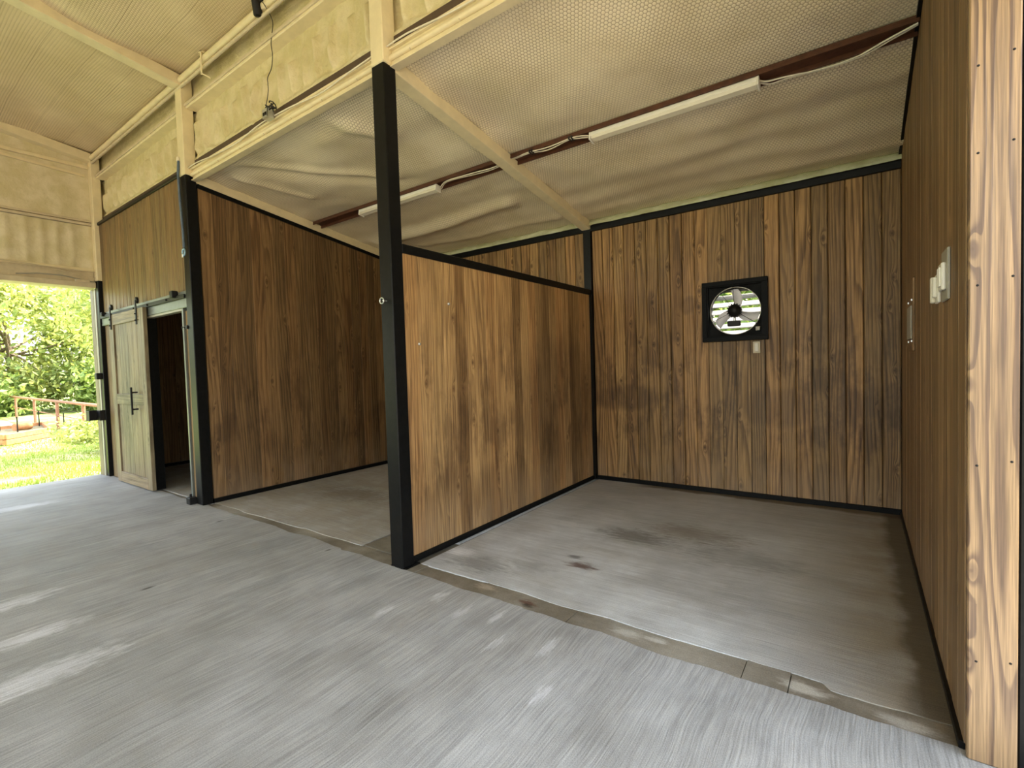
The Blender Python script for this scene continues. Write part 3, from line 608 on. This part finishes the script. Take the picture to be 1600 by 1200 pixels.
for x in (-.95, -.1, .35, .92): part('bolt', 'iron', tr, lambda b: b.lathe([(0, .02), (.013, .018), (.013, -.015)], 10, Matrix.Translation((x, 0, 0)) @ Matrix.Rotation(PI/2, 4, 'X')))
part('stopper', 'iron', tr, lambda b: b.box(1.11, 1.18, -.045, .018, .0, .075, .006))
part('stopper', 'iron', tr, lambda b: b.box(-1.3, -1.24, -.035, .018, .0, .055, .006))
t = thing('floor_guide', 'small black floor guide block at the foot of the tack room post', 'guide', (-3.36, -.075, 0))
part('block', 'iron', t, lambda b: b.box(-.045, .045, -.03, .045, 0, .075, .005)); part('pin', 'iron', t, lambda b: b.tube([(0, 0, .07), (0, 0, .11)], .012, 8))
t = thing('door_latch', 'small black hook latch on the tack room post at head height', 'latch', (-3.31, -.045, 1.93))
part('staple', 'iron', t, lambda b: b.box(-.03, .03, -.008, .004, -.02, .02, .002)); part('hook', 'iron', t, lambda b: b.tube([(-.02, -.012, 0), (-.05, -.03, .005), (-.06, -.02, -.015)], .005, 6))

# hanging strap with clip on the tack room post
t = thing('hanging_strap', 'narrow blue-grey strap with a metal snap clip, hanging on the tack room post', 'strap', (-3.245, -.05, 3.66))
part('webbing', 'strap', t, lambda b: b.tube([(-.03, 0, .03), (-.03, -.01, -.1), (-.015, -.012, -.4), (.02, -.012, -.75), (.03, -.015, -.90)], .013, 8))
part('knot', 'cable', t, lambda b: b.lathe([(0, .04), (.015, .03), (.018, 0), (.01, -.03), (0, -.035)], 10, Matrix.Translation((-.035, -.0, .04))))
part('snap_clip', 'blue', t, lambda b: b.tube([(.03+.03*math.cos(a*PI/8), -.02, -.945+.035*math.sin(a*PI/8)) for a in range(17)], .009, 8), label='pale blue metal clip')
part('buckle', 'zinc', t, lambda b: b.box(.005, .03, -.034, -.018, -1.0, -.965, .003))

# eye hook on partition post
t = thing('eye_hook', 'round galvanised eye hook screwed into the front of the partition post', 'hook', (-.06, -.04, 1.88))
part('ring', 'zinc', t, lambda b: b.tube([(-.01+.02*math.cos(a*PI/8), -.035+.0*a, .02*math.sin(a*PI/8)) for a in range(17)], .0045, 8))
part('shank', 'zinc', t, lambda b: b.tube([(-.0, .0, 0), (-.002, -.035, 0)], .004, 8))

# ================================================================== END WALL (open end of the barn)
ew = part('wall_end', 'paintwall', None, lambda b: (b.box(-6.45, -6.32, -.1, .2, 2.75, 4.6), b.box(-6.45, -6.32, -5.0, -.1, 2.75, 4.6), b.box(-6.45, -6.32, -9.1, -5.0, 0, 4.6),
    b.add([(x, y, z) for x in (-6.45, -6.32) for y, z in ((0, 4.6), (-4.5, 5.27), (-9.1, 4.6))], [(0, 1, 2), (5, 4, 3), (0, 3, 4, 1), (1, 4, 5, 2), (2, 5, 3, 0)])), kind='structure')
def ewf(y0, y1, z0, z1, amp, seed, rib=True):
    n, m = int((y1-y0)*40), int((z1-z0)*30); vs = []
    for j in range(m+1):
        for i in range(n+1):
            y = y0+(y1-y0)*i/n; z = z0+(z1-z0)*j/m; u = y/.17+.3*noise.noise(Vector((y*2, seed, 1))); f = u-math.floor(u)
            d = (amp*math.exp(-((f-.5)/.2)**2) if rib else 0)+.012*noise.noise(Vector((y*3, z*3, seed)))+.005*noise.noise(Vector((y*15, z*12, seed)))
            vs.append((-6.262+d, y, z))
    MB().add(vs, [(j*(n+1)+i, j*(n+1)+i+1, (j+1)*(n+1)+i+1, (j+1)*(n+1)+i) for j in range(m) for i in range(n)], True).build('foam_panel', 'paintwall', ew, fixn=False)
ewf(-5.2, -.055, 3.64, 4.36, .004, 3, False); ewf(-5.2, -.055, 2.96, 3.56, .012, 5)
ewf(-5.2, -.055, 4.40, 5.0, .003, 8, False)
part('girt', 'cream2', ew, lambda b: b.box(-6.30, -6.225, -5.2, -.055, 3.565, 3.60, .004)); part('girt', 'cream2', ew, lambda b: b.box(-6.30, -6.235, -5.2, -.055, 3.61, 3.64, .004))
part('girt', 'cream', ew, lambda b: b.box(-6.30, -6.22, -5.2, -.055, 4.355, 4.40, .004)); part('girt', 'cream', ew, lambda b: b.box(-6.30, -6.24, -5.2, -.055, 2.925, 2.965, .004))
part('fascia', 'cream2', ew, lambda b: b.box(-6.31, -6.27, -5.2, -.055, 2.76, 2.93, .004))
part('header', 'cream2', ew, lambda b: b.box(-6.46, -6.20, -5.2, -.055, 2.69, 2.765, .005))
part('brace', 'cream', ew, lambda b: b.beam((-6.24, -.1, 4.25), (-6.24, -1.6, 4.33), .03, .03))
part('jamb', M_['door'], ew, lambda b: b.box(-.15, .0, 0, .12, 0, 2.69, .004), (-6.33, -.06, 0), label='weathered grey wooden jamb')
part('jamb', 'grey', ew, lambda b: b.box(-6.325, -6.262, -.058, .03, 0, 2.69, .003))
part('side_boards', 'front', ew, lambda b: b.box(-6.45, -6.34, .07, D+.14, 0, 3.6))
planks(ew, M_['left'], (-6.26+.02, .06), PI/2, D-.07, .047, 3.0)
part('bottom_trim', 'black', ew, lambda b: b.box(-6.25, -6.21, .06, D-.03, 0, .047, .002))
t = thing('wall_cable', 'thin beige cables clipped along the end wall above the opening', 'cable', (-6.21, -.06, 2.85))
part('cable', 'cream2', t, lambda b: b.tube([(0, 0, .06), (.005, -.5, .075), (.0, -1.0, .10), (.0, -2., .13)], .007, 6))
part('cable', 'cream2', t, lambda b: b.tube([(0, 0, -.02), (.005, -.4, .05), (.0, -.9, .075), (.0, -2., .09)], .007, 6))
part('drooping_cable', 'grey', t, lambda b: b.tube([(0, 0, -.08), (.005, -.1, -.07), (.005, -.35, -.025), (.005, -.6, -.03), (.0, -.8, -.06)], .009, 6))
part('clip', 'cream2', t, lambda b: b.box(-.01, .02, -.22, -.06, -.10, -.055, .006))
t = thing('gate_bracket', 'large black steel U bracket on the corner post at waist height', 'bracket', (-6.26, -.10, .87))
part('plate', 'iron', t, lambda b: (b.box(-.05, .10, -.012, .0, -.06, .085, .002), b.box(-.05, -.04, -.13, -.01, -.06, .085, .002), b.box(.09, .10, -.0, .05, -.06, .085, .002), b.box(-.05, .10, -.13, -.12, -.06, .085, .002)))
t = thing('gate_latch', 'small black latch box on the corner post above the larger bracket', 'latch', (-6.24, -.065, 1.44))
part('case', 'iron', t, lambda b: b.box(-.05, .05, -.05, .015, -.045, .045, .006)); part('bolt', 'iron', t, lambda b: b.tube([(-.05, -.025, 0), (-.085, -.025, 0)], .012, 8))

# ================================================================== RIGHT END WALL AND FAR SIDE (behind the viewpoint)
we = part('wall_entry', 'paintwall', None, lambda b: (b.box(3.2, 3.32, -5.2, -.45, 2.85, 4.6), b.box(3.2, 3.32, -9.1, -5.2, 0, 4.6), b.add([(x, y, z) for x in (3.2, 3.32) for y, z in ((0, 4.6), (-4.5, 5.27), (-9.1, 4.6))], [(0, 1, 2), (5, 4, 3), (0, 3, 4, 1), (1, 4, 5, 2), (2, 5, 3, 0)])), kind='structure')
for x in (-6.1, -3.2, -.1, 3.0):
    o = MB().box(-.06, .06, -.06, .06, 0, 4.55, .005).build('side_post', 'cream', None, (x, -9.0, 0))
    tagged(o, 'cream steel post on the far open side of the barn, behind the viewpoint', 'post', 'posts on the open side of the barn')

# corner board and the black jamb to its right
cb = MB().box(0, .123, 0, .036, 0, 3.9, .004).build('corner_board', 'cap', None, (2.908, -.096, 0))
tagged(cb, 'light knotty pine board capping the near end of the right wall', 'board')
for z in (.35, 1.02, 1.62, 2.05, 2.33):
    for x in (.022, .105):
        part('screw', 'iron', cb, lambda b: b.lathe([(0, .0012), (.0035, .0012), (.004, 0)], 10, Matrix.Translation((x, .0, z+(.02 if x > .05 else 0))) @ Matrix.Rotation(PI/2, 4, 'X')))
t = MB().box(0, .12, 0, .13, 0, 4.5, .005).build('entry_post', 'black', None, (3.033, -.085, 0))
tagged(t, 'black steel post at the very edge, beside the knotty corner board', 'post')

# ================================================================== STRIP LIGHTS AND WIRING
def strip_light(x0, label):
    L = 1.27; t = thing('strip_light', label, 'light', (x0, 1.49, zc(1.49)-.045), group=None)
    t.rotation_euler = (-math.atan(S), 0, 0)
    part('housing', 'white', t, lambda b: b.box(0, L, -.045, .035, -.035, .0, .004))
    part('diffuser', 'diff', t, lambda b: b.add([(x, y, z) for x in (.015, L-.015) for y, z in ((-.04, -.034), (-.030, -.055), (.012, -.062), (.032, -.05), (.032, -.034))], [(0, 1, 2, 3, 4), (9, 8, 7, 6, 5)]+[(i, i+5, (i+1) % 5+5, (i+1) % 5) for i in range(5)]))
    for x in (-.002, L-.014): part('end_cap', 'white', t, lambda b: b.box(x, x+.016, -.048, .038, -.066, .003, .004))
    return t
strip_light(.79, 'long slim white strip light under the purlin of the nearer stall')
strip_light(-2.24, 'slim white strip light above the left stall, partly behind the partition post')
def cable(pts, r=.0055):
    out = []; P = [Vector(p) for p in pts]
    for i in range(len(P)-1):
        p0 = P[max(i-1, 0)]; p1 = P[i]; p2 = P[i+1]; p3 = P[min(i+2, len(P)-1)]
        for k in range(6):
            u = k/6; out.append(.5*((2*p1)+(p2-p0)*u+(2*p0-5*p1+4*p2-p3)*u*u+(3*p1-p0-3*p2+p3)*u**3))
    out.append(P[-1]); return out
zz = zc(1.49)-.05
t = thing('white_cable', 'pair of white cables looping from the strip light to the right wall', 'cable', (0, 1.49, zz))
part('cable', 'cable', t, lambda b: b.tube(cable([(2.05, -.03, -.01), (2.10, .01, -.02), (2.2, .03, -.02), (2.42, .08, -.02), (2.6, .07, -.02), (2.76, -.01, -.015), (2.895, -.05, .0)]), .006, 6))
part('cable', 'cable', t, lambda b: b.tube(cable([(2.05, .01, -.01), (2.12, .06, -.02), (2.24, .06, -.02), (2.44, .095, -.02), (2.62, .085, -.02), (2.78, .005, -.015), (2.895, -.035, .0)]), .006, 6))
t = thing('white_cable', 'pair of white cables between the nearer strip light and the rafter, held by clips', 'cable', (0, 1.45, zz))
part('cable', 'cable', t, lambda b: b.tube(cable([(.80, .03, -.01), (.72, -.02, -.005), (.62, -.03, .0), (.40, -.015, -.005), (.20, -.03, .0), (.05, .0, .01), (-.06, .03, .035)]), .0055, 6))
part('cable', 'cable', t, lambda b: b.tube(cable([(.80, .05, -.01), (.70, .0, -.01), (.60, -.01, .0), (.38, .02, -.01), (.20, -.01, .0), (.05, .02, .01), (-.06, .05, .035)]), .0055, 6))
for x in (.62, .645, .22, .245): part('clip', 'bcable', t, lambda b: b.box(x-.004, x+.004, -.05, .01, -.014, .012))
t = thing('white_cable', 'pair of white cables running from the rafter to the farther strip light', 'cable', (0, 1.47, zz))
part('cable', 'cable', t, lambda b: b.tube(cable([(-.06, .03, .03), (-.25, .0, -.005), (-.45, -.02, -.005), (-.70, -.04, -.005), (-.84, -.03, -.005), (-.965, .03, -.02)]), .0055, 6))
part('cable', 'cable', t, lambda b: b.tube(cable([(-.06, .05, .03), (-.25, .03, -.005), (-.45, .02, -.005), (-.70, -.02, -.005), (-.85, -.01, -.005), (-.965, .055, -.02)]), .0055, 6))

# ================================================================== DEVICE ON EAVE, CORD, JUNCTION BOX
t = thing('bullet_camera', 'black cylindrical device fixed to the pipe at the foot of the main roof', 'camera', (-1.50, -.09, 4.50))
Mx = Matrix.Translation((0, 0, .06)) @ Matrix.Rotation(math.radians(8), 4, 'Y') @ Matrix.Rotation(math.radians(12), 4, 'X')
part('body', 'iron', t, lambda b: b.lathe([(0, -.14), (.030, -.14), (.036, -.132), (.034, .10), (.028, .11), (0, .11)], 24, Mx))
part('lens', 'black', t, lambda b: b.lathe([(0, -.143), (.022, -.143), (.024, -.139)], 20, Mx)); part('mount', 'iron', t, lambda b: b.box(-.012, .012, -.0, .07, .05, .075, .003))
t = thing('thin_cord', 'thin wavy black cord dangling down the foam wall from the black device', 'cord', (-1.46, 0, 4.5))
pts = [(-.02, -.09, .03), (.03, -.07, .0), (.06, -.02, -.10)]
for i in range(1, 15): z = -.10-i*.052; pts.append((.055-.006*i*(i > 8)+.012*math.sin(i*1.25)-.0035*i, -.005-.001*i, z))
part('cord', 'bcable', t, lambda b: b.tube(cable(pts), .0032, 6))
t = thing('junction_box', 'small open metal junction box full of black wires on the beam above the left stall', 'box', (-1.47, -.02, 3.62))
part('box', 'zinc', t, lambda b: (b.box(-.045, .035, -.05, -.046, -.05, .02), b.box(-.045, -.041, -.05, .01, -.05, .02), b.box(.031, .035, -.05, .01, -.05, .02), b.box(-.045, .035, -.05, .01, -.054, -.05), b.box(-.045, .035, .006, .01, -.05, .02)), label='grey metal box')
part('outlet', 'iron', t, lambda b: (b.box(-.03, -.008, -.054, -.0505, -.035, -.01), b.box(.002, .02, -.054, -.0505, -.035, -.01)))
random.seed(12)
def tangle(b):
    for k in range(5):
        c = Vector((random.uniform(-.0, .06), random.uniform(-.03, .01), random.uniform(.02, .07))); a0 = random.uniform(0, 6)
        b.tube([c+Vector((.035*math.cos(a0+a*.5+k), .02*math.sin(a*.8+k), .03*math.sin(a0+a*.5))) for a in range(16)], .005, 6)
part('wire_tangle', 'bcable', t, tangle)
random.seed(21)

# ================================================================== EXHAUST FAN
fx, fz = 1.575, 1.897
fn = thing('exhaust_fan', 'square black exhaust fan with three blades and louvres, set into the boarded back wall', 'fan', (fx, D, fz))
def frame(b, o, i, y0, y1):
    b.box(-o, o, y0, y1, i, o, .003); b.box(-o, o, y0, y1, -o, -i, .003); b.box(-o, -i, y0, y1, -i, i); b.box(i, o, y0, y1, -i, i)
part('outer_frame', 'fanblack', fn, lambda b: frame(b, .308, .262, -.045, .0)); part('inner_frame', 'fanblack', fn, lambda b: frame(b, .264, .250, -.03, .20))
def orifice(b):
    n = 48; R = .238; sq = .252
    vs = []; fs = []
    for k in range(n):
        a = 2*PI*k/n; c, s_ = math.cos(a), math.sin(a); m = sq/max(abs(c), abs(s_)); vs += [(R*c, .015, R*s_), (m*c, .002, m*s_), (R*c, .075, R*s_)]
    for k in range(n): j = (k+1) % n; fs += [(k*3, k*3+1, j*3+1, j*3), (k*3+2, k*3, j*3, j*3+2)]
    b.add(vs, fs, False)
part('shroud', 'fanblack', fn, orifice, fixn=False)
part('rim', 'white', fn, lambda b: b.lathe([(.238, .0), (.243, .003), (.243, .006), (.236, .008)], 48, Matrix.Rotation(-PI/2, 4, 'X') @ Matrix.Translation((0, 0, .008))), label='thin pale rim of the opening')
mo = part('motor', 'iron', fn, lambda b: b.lathe([(0, -.035), (.03, -.035), (.034, -.028), (.062, -.02), (.066, -.01), (.066, .03), (.04, .04), (0, .04)], 32, Matrix.Rotation(-PI/2, 4, 'X')))
def fins(b):
    for k in range(16):
        a = 2*PI*k/16; b.beam((.060*math.cos(a), -.012, .060*math.sin(a)), (.074*math.cos(a), -.012, .074*math.sin(a)), .030, .010, (math.sin(a), 0, -math.cos(a)))
part('cooling_fins', 'iron', mo, fins)
part('capacitor_box', 'iron', fn, lambda b: b.box(-.062, .062, -.055, -.015, -.16, -.105, .008)); part('conduit', 'zinc', fn, lambda b: b.tube([(0, 0, -.06), (0, 0, -.105)], .012, 8))
def blade(ang):
    b = MB(); n = 7; vs = []; 
    for i in range(n+1):
        r = .03+.195*i/n; w0 = -.02-.012*math.sin(i/n*PI*.6); w1 = .02+.045*math.sin(.25+i/n*PI*.72)
        sw = .55*(i/n)**1.4
        for w in (w0, (w0+w1)/2, w1):
            a = ang+sw+w/max(r, .06); vs.append((r*math.cos(a), .055+w*.28, r*math.sin(a)))
    fs = [(i*3+k, i*3+k+1, (i+1)*3+k+1, (i+1)*3+k) for i in range(n) for k in range(2)]
    b.add(vs, fs, True); o = b.build('blade', 'blademetal', fn, fixn=False); m = o.modifiers.new('solid', 'SOLIDIFY'); m.thickness = .002
for a in (math.radians(60), math.radians(185), math.radians(-50)): blade(a)
for a0 in (93, 125, 205, -35):
    a = math.radians(a0); part('strut', 'iron', fn, lambda b: b.tube([(.06*math.cos(a), .0, .06*math.sin(a)), (.243*math.cos(a), .004, .243*math.sin(a))], .0022 if a0 != -35 else .003, 6))
part('speed_switch', 'grey', fn, lambda b: b.box(.195, .235, -.03, .0, -.215, -.175, .003), label='small bright metal control box')
for k in range(7):
    z = .228-.075*k
    part('louvre_slat', 'yellow_louver', fn, lambda b: b.beam((-.25, .135+.0, z), (.25, .135, z), .088, .0025, (0, -.62, .78)), label=None if k else 'pale horizontal slat')
# outlet under the fan
t = thing('outlet_box', 'small cream electrical box just below the right corner of the exhaust fan', 'outlet', (1.775, D, 1.515))
part('plate', 'cream2', t, lambda b: b.box(-.033, .033, -.012, .0, -.058, .058, .003)); part('cover', 'diff', t, lambda b: b.box(-.018, .018, -.022, -.012, -.045, .045, .003))

# ================================================================== RIGHT WALL FITTINGS
t = thing('breaker_panel', 'narrow grey panel box with a lighter cover, on the right wall far in', 'panel', (XR, 1.98, 1.66), -PI/2)
part('case', 'right', t, lambda b: b.box(-.17, .17, -.012, .0, -.24, .24, .003)); part('cover', 'grey', t, lambda b: b.box(-.15, .15, -.022, -.012, -.16, .06, .004), label='light grey cover')
for z in (-.18, .09):
    for x in (-.14, .128): part('screw', 'zinc', t, lambda b: b.box(x, x+.012, -.018, -.012, z, z+.012))
t = thing('switch_box', 'white switch box, the farther of the pair on the right wall', 'switch', (XR, .60, 1.69), -PI/2)
part('plate', 'white', t, lambda b: b.box(-.05, .05, -.012, .0, -.065, .065, .003)); part('rocker', 'white', t, lambda b: b.box(.0, .036, -.026, -.012, -.042, .05, .004)); part('shroud', 'diff', t, lambda b: b.box(-.048, -.012, -.030, -.012, -.062, .055, .004))
t = thing('switch_box', 'white double switch on a weathered plate, the nearer of the pair on the right wall', 'switch', (XR, .36, 1.705), -PI/2)
part('back_plate', 'grey', t, lambda b: b.box(-.085, .085, -.010, .0, -.09, .115, .002)); part('plate', 'white', t, lambda b: b.box(-.055, .05, -.024, -.010, -.05, .062, .004))
for x in (-.035, .005): part('rocker', 'white', t, lambda b: b.box(x, x+.026, -.030, -.024, -.033, .045, .002))

# ================================================================== OUTSIDE
def g(x):
    t = min(1, max(0, (-6.5-x)/5.5)); return -.1-.3*t*t*(3-2*t)
xs = [-120, -80, -50, -35, -25, -20, -16]+[-14+.5*i for i in range(17)]+[-5, 0, 3.6, 6, 12, 30, 60, 120]
ys = [-120, -60, -30, -9.2, -5, 0, 3, 6, 12, 30, 60, 120]
gv = [(x, y, g(x) if x < -5.5 else -.1) for y in ys for x in xs]; nx = len(xs)
gr = MB().add(gv, [(j*nx+i, j*nx+i+1, (j+1)*nx+i+1, (j+1)*nx+i) for j in range(len(ys)-1) for i in range(nx-1)], True).build('ground', 'grass', None, fixn=False, kind='structure')
MB().add([(x, y, -.085) for x, y in ((3.62, -60), (40, -60), (40, 2), (3.62, 2))]+[(x, y, -.085) for x, y in ((-6.0, -60), (3.6, -60), (3.6, -9.25), (-6.0, -9.25))], [(0, 1, 2, 3), (4, 5, 6, 7)]).build('bounce_gravel_yard', 'gravel', None, fixn=False, kind='structure')  # unseen yard, added so its tan bounce warms the ceilings
random.seed(5)
def blades(b):
    vs = []; fs = []
    for k in range(26000):
        u = random.random(); x = -6.55-11*u**1.6; y = random.uniform(-3.2, 3.2) if random.random() < .8 else random.uniform(-6, 5)
        if noise.noise(Vector((x*.7, y*.7, 0))) < -.35: continue
        z = g(x); h = random.uniform(.03, .08); a = random.uniform(0, 2*PI); w = .006+.004*u; lx, ly = random.uniform(-.03, .03), random.uniform(-.03, .03)
        o = len(vs); vs += [(x-w*math.cos(a), y-w*math.sin(a), z-.005), (x+w*math.cos(a), y+w*math.sin(a), z-.005), (x+lx, y+ly, z+h)]; fs.append((o, o+1, o+2))
    b.add(vs, fs)
o = part('grass', 'blade', None, blades, fixn=False, kind='stuff'); o['label'] = 'short sunlit grass outside the open end'; o['category'] = 'grass'

# pipe fence
fe = thing('pipe_fence', 'rust-red pipe fence crossing the lawn outside the open end', 'fence', (0, 0, 0))
fl = lambda x: 2.02+(-x-12)*.05
px_ = [-9.6, -13.2, -17.3, -21.4, -26.2, -31.5, -37.5, -44, -52, -61, -72]
for x in px_: part('post', 'rust', fe, lambda b: b.tube([(x, fl(x), -.42), (x, fl(x), .62)], .05, 10))
part('rail', 'rust', fe, lambda b: b.tube([(px_[0], fl(px_[0]), .63), (px_[-1], fl(px_[-1]), .63)], .05, 10))
part('rail', 'rust', fe, lambda b: b.tube([(px_[0], fl(px_[0]), .12), (px_[-1], fl(px_[-1]), .12)], .018, 8))

# raised bed of timbers
rb = thing('raised_bed', 'raised garden bed of orange-brown timbers on the lawn', 'planter', (-16.9, .46, -.4))
A, B, C_, D_ = Vector((0, 0, 0)), Vector((-1.35, 1.2, 0)), Vector((-4.4, 1.6, 0)), Vector((-3.4, -.3, 0))
for z in (.09, .25):
    for p, q in ((A, B), (B, C_), (C_, D_), (D_, A)): part('timber', 'timber', rb, lambda b: b.beam(p+Vector((0, 0, z)), q+Vector((0, 0, z)), .08, .15, ch=.01))
part('soil', 'soil', rb, lambda b: b.add([A+Vector((0, 0, .22)), B+Vector((0, 0, .22)), C_+Vector((0, 0, .22)), D_+Vector((0, 0, .22))], [(0, 1, 2, 3)]), kind='stuff')
part('log', 'timber', rb, lambda b: b.tube([(-2.6, .6, .33), (-2.8, 1.0, .34)], .12, 12)); 
for x, y in ((-1.0, .42), (-1.15, 1.5), (-3.2, .35), (-3.8, 1.4)):
    part('stake', 'iron', rb, lambda b: b.tube([(x, y, 0), (x, y, .75)], .018, 6))
cf = thing('cold_frame', 'white sloping panel leaning on a frame beyond the garden bed', 'garden frame', (-23.6, .95, -.4))
part('panel', 'whitemetal', cf, lambda b: b.beam((0, -1.5, 1.15), (.4, .75, .1), 1.2, .05, ch=.01)); part('panel', 'whitemetal', cf, lambda b: b.beam((.9, -1.6, .95), (1.2, .4, .05), .8, .04, ch=.01))
for x in (-.5, .5): part('leg', 'rust', cf, lambda b: b.tube([(x, -1.4, 0), (x, -1.4, 1.1)], .04, 8))

# vegetation
def leaf_mesh(name, n, R, clumps, cr, size, mat, seed, flat=.8):
    random.seed(seed); vs = []; fs = []; cs = []
    for k in range(clumps):
        while True:
            p = Vector((random.uniform(-1, 1), random.uniform(-1, 1), random.uniform(-1, 1)))
            if .35 < p.length < 1: break
        cs.append((Vector((p.x*R[0], p.y*R[1], p.z*R[2])), cr*random.uniform(.6, 1.3)))
    for k in range(n):
        c, r = random.choice(cs); d = Vector((random.gauss(0, .5), random.gauss(0, .5), random.gauss(0, .5)*flat))*r
        p = c+d; nrm = Vector((random.uniform(-1, 1), random.uniform(-1, 1), random.uniform(-.2, 1.3))).normalized()
        a = nrm.orthogonal().normalized(); a.rotate(Matrix.Rotation(random.uniform(0, 6.28), 3, nrm)); b = nrm.cross(a); s = size*random.uniform(.6, 1.4)
        o = len(vs); vs += [p-a*s, p+b*s*.5, p+a*s, p-b*s*.5]; fs.append((o, o+1, o+2, o+3))
    me = bpy.data.meshes.new(name); me.from_pydata(vs, [], fs); me.materials.append(M_[mat]); return me, cs
def trunk_mesh(h, R, cs, seed, r0=.18):
    random.seed(seed); b = MB(); b.tube([(0, 0, 0), (.1, .05, h*.4), (-.05, .1, h*.8), (.0, 0, h*1.15)], [r0*1.2, r0*.9, r0*.6, r0*.3], 8)
    for c, r in random.sample(cs, min(14, len(cs))):
        s = Vector((0, .05, h*random.uniform(.45, .95))); e = c+Vector((0, 0, h)); m = (s+e)/2+Vector((random.uniform(-.3, .3), random.uniform(-.3, .3), random.uniform(-.1, .4)))
        b.tube([s, m, e], [r0*.4, r0*.25, r0*.08], 6)
    return b
crowns = {}
def tree(x, y, h, R, kind, label, seed, n=13000, size=.15, clumps=46, cr=1.3, rz=0., mat='leaf', group=None, gz=None, r0=.2):
    key = (kind,)
    if key not in crowns:
        me, cs = leaf_mesh('crown', n, R, clumps, cr, size, mat, seed); tb = trunk_mesh(h, R, cs, seed+1, r0)
        t = thing('tree', label, 'tree', (x, y, g(x) if gz is None else gz), rz, group)
        c = bpy.data.objects.new('crown', me); COL.objects.link(c); c.parent = t; c.location = (0, 0, h)
        k = tb.build('trunk', 'bark', t); crowns[key] = (t, c, k)
    else:
        t0, c0, k0 = crowns[key]; t = thing('tree', label, 'tree', (x, y, g(x) if gz is None else gz), rz, group)
        for s in (c0, k0): q = s.copy(); COL.objects.link(q); q.parent = t
    return t
# far belt of trees beyond the fence
G1 = 'belt of trees beyond the lawn'
belt = [(-36, 3.5, 'a'), (-38, 9.5, 'b'), (-41, -3, 'a'), (-43, 15, 'a'), (-37, -10, 'b'), (-47, 0, 'a'), (-42, 22, 'b'), (-30, 15, 'a'), (-46, -17, 'a')]
labs = ['broad bright-leaved tree far beyond the garden bed, filling the left of the opening', 'darker leafy tree far beyond the fence, next to the corner post of the barn'] + ['green tree farther off, hidden behind the first row beyond the fence']*9
for i, (x, y, k) in enumerate(belt):
    tree(x, y, 4.3, (4.2, 4.2, 4.6), 'far'+k, labs[i], 40+ord(k), 15000, .16, 52, 1.25, i*1.3, 'leaf' if k == 'a' else 'leaf2', G1)
tree(-21.5, 5.4, 5.6, (4.0, 3.0, 2.6), 'near', 'nearer tree with pale bare branches and loose yellow-green leaves above the fence', 91, 9000, .12, 40, 1.0, 0, 'leaf')
tree(-11.3, 4.2, 4.6, (2.4, 2.4, 2.2), 'shade', 'leafy tree beside the barn that dapples the lawn with shade', 95, 6000, .11, 30, .9, 0, 'leaf2')
# shrubs
def shrub(x, y, R, n, size, mat, label, seed, group=None):
    me, cs = leaf_mesh('shrub', n, R, 16, max(R)*.45, size, mat, seed); o = bpy.data.objects.new('shrub', me); COL.objects.link(o); o.location = (x, y, g(x)+R[2]*.75)
    tagged(o, label, 'shrub', group)
for i, (x, y, R) in enumerate([(-33.5, 12.5, (2.5, 2.5, 1.6)), (-33, 8.2, (2.6, 2.4, 1.9)), (-34, 1.2, (3, 2.2, 1.7)), (-36, -3.5, (3, 2.6, 1.8)), (-30, 11, (2, 2, 1.4))]):
    shrub(x, y, R, 5000, .16, 'leaf2', 'dense low bush at the foot of the distant trees', 60+i, 'bushes under the distant trees')
shrub(-15.8, 1.95, (1.0, .45, .28), 1800, .06, 'leaf', 'low yellow-green weeds along the fence foot beside the garden bed', 71)
shrub(-12.4, 1.9, (1.0, .4, .16), 1300, .05, 'leaf', 'low clump of weeds along the fence foot nearest the barn', 72)
# trees behind the back wall, seen through the fan
for i, (x, y) in enumerate([(-1, 16), (5, 20), (-8, 19), (11, 16), (-14, 24), (18, 22)]):
    tree(x, y, 3.6, (4.2, 4.2, 4.6), 'fara' if i % 2 else 'farb', 'bushy tree standing behind the barn', 40, rz=i*2.1, gz=-.1, group='trees behind the barn')
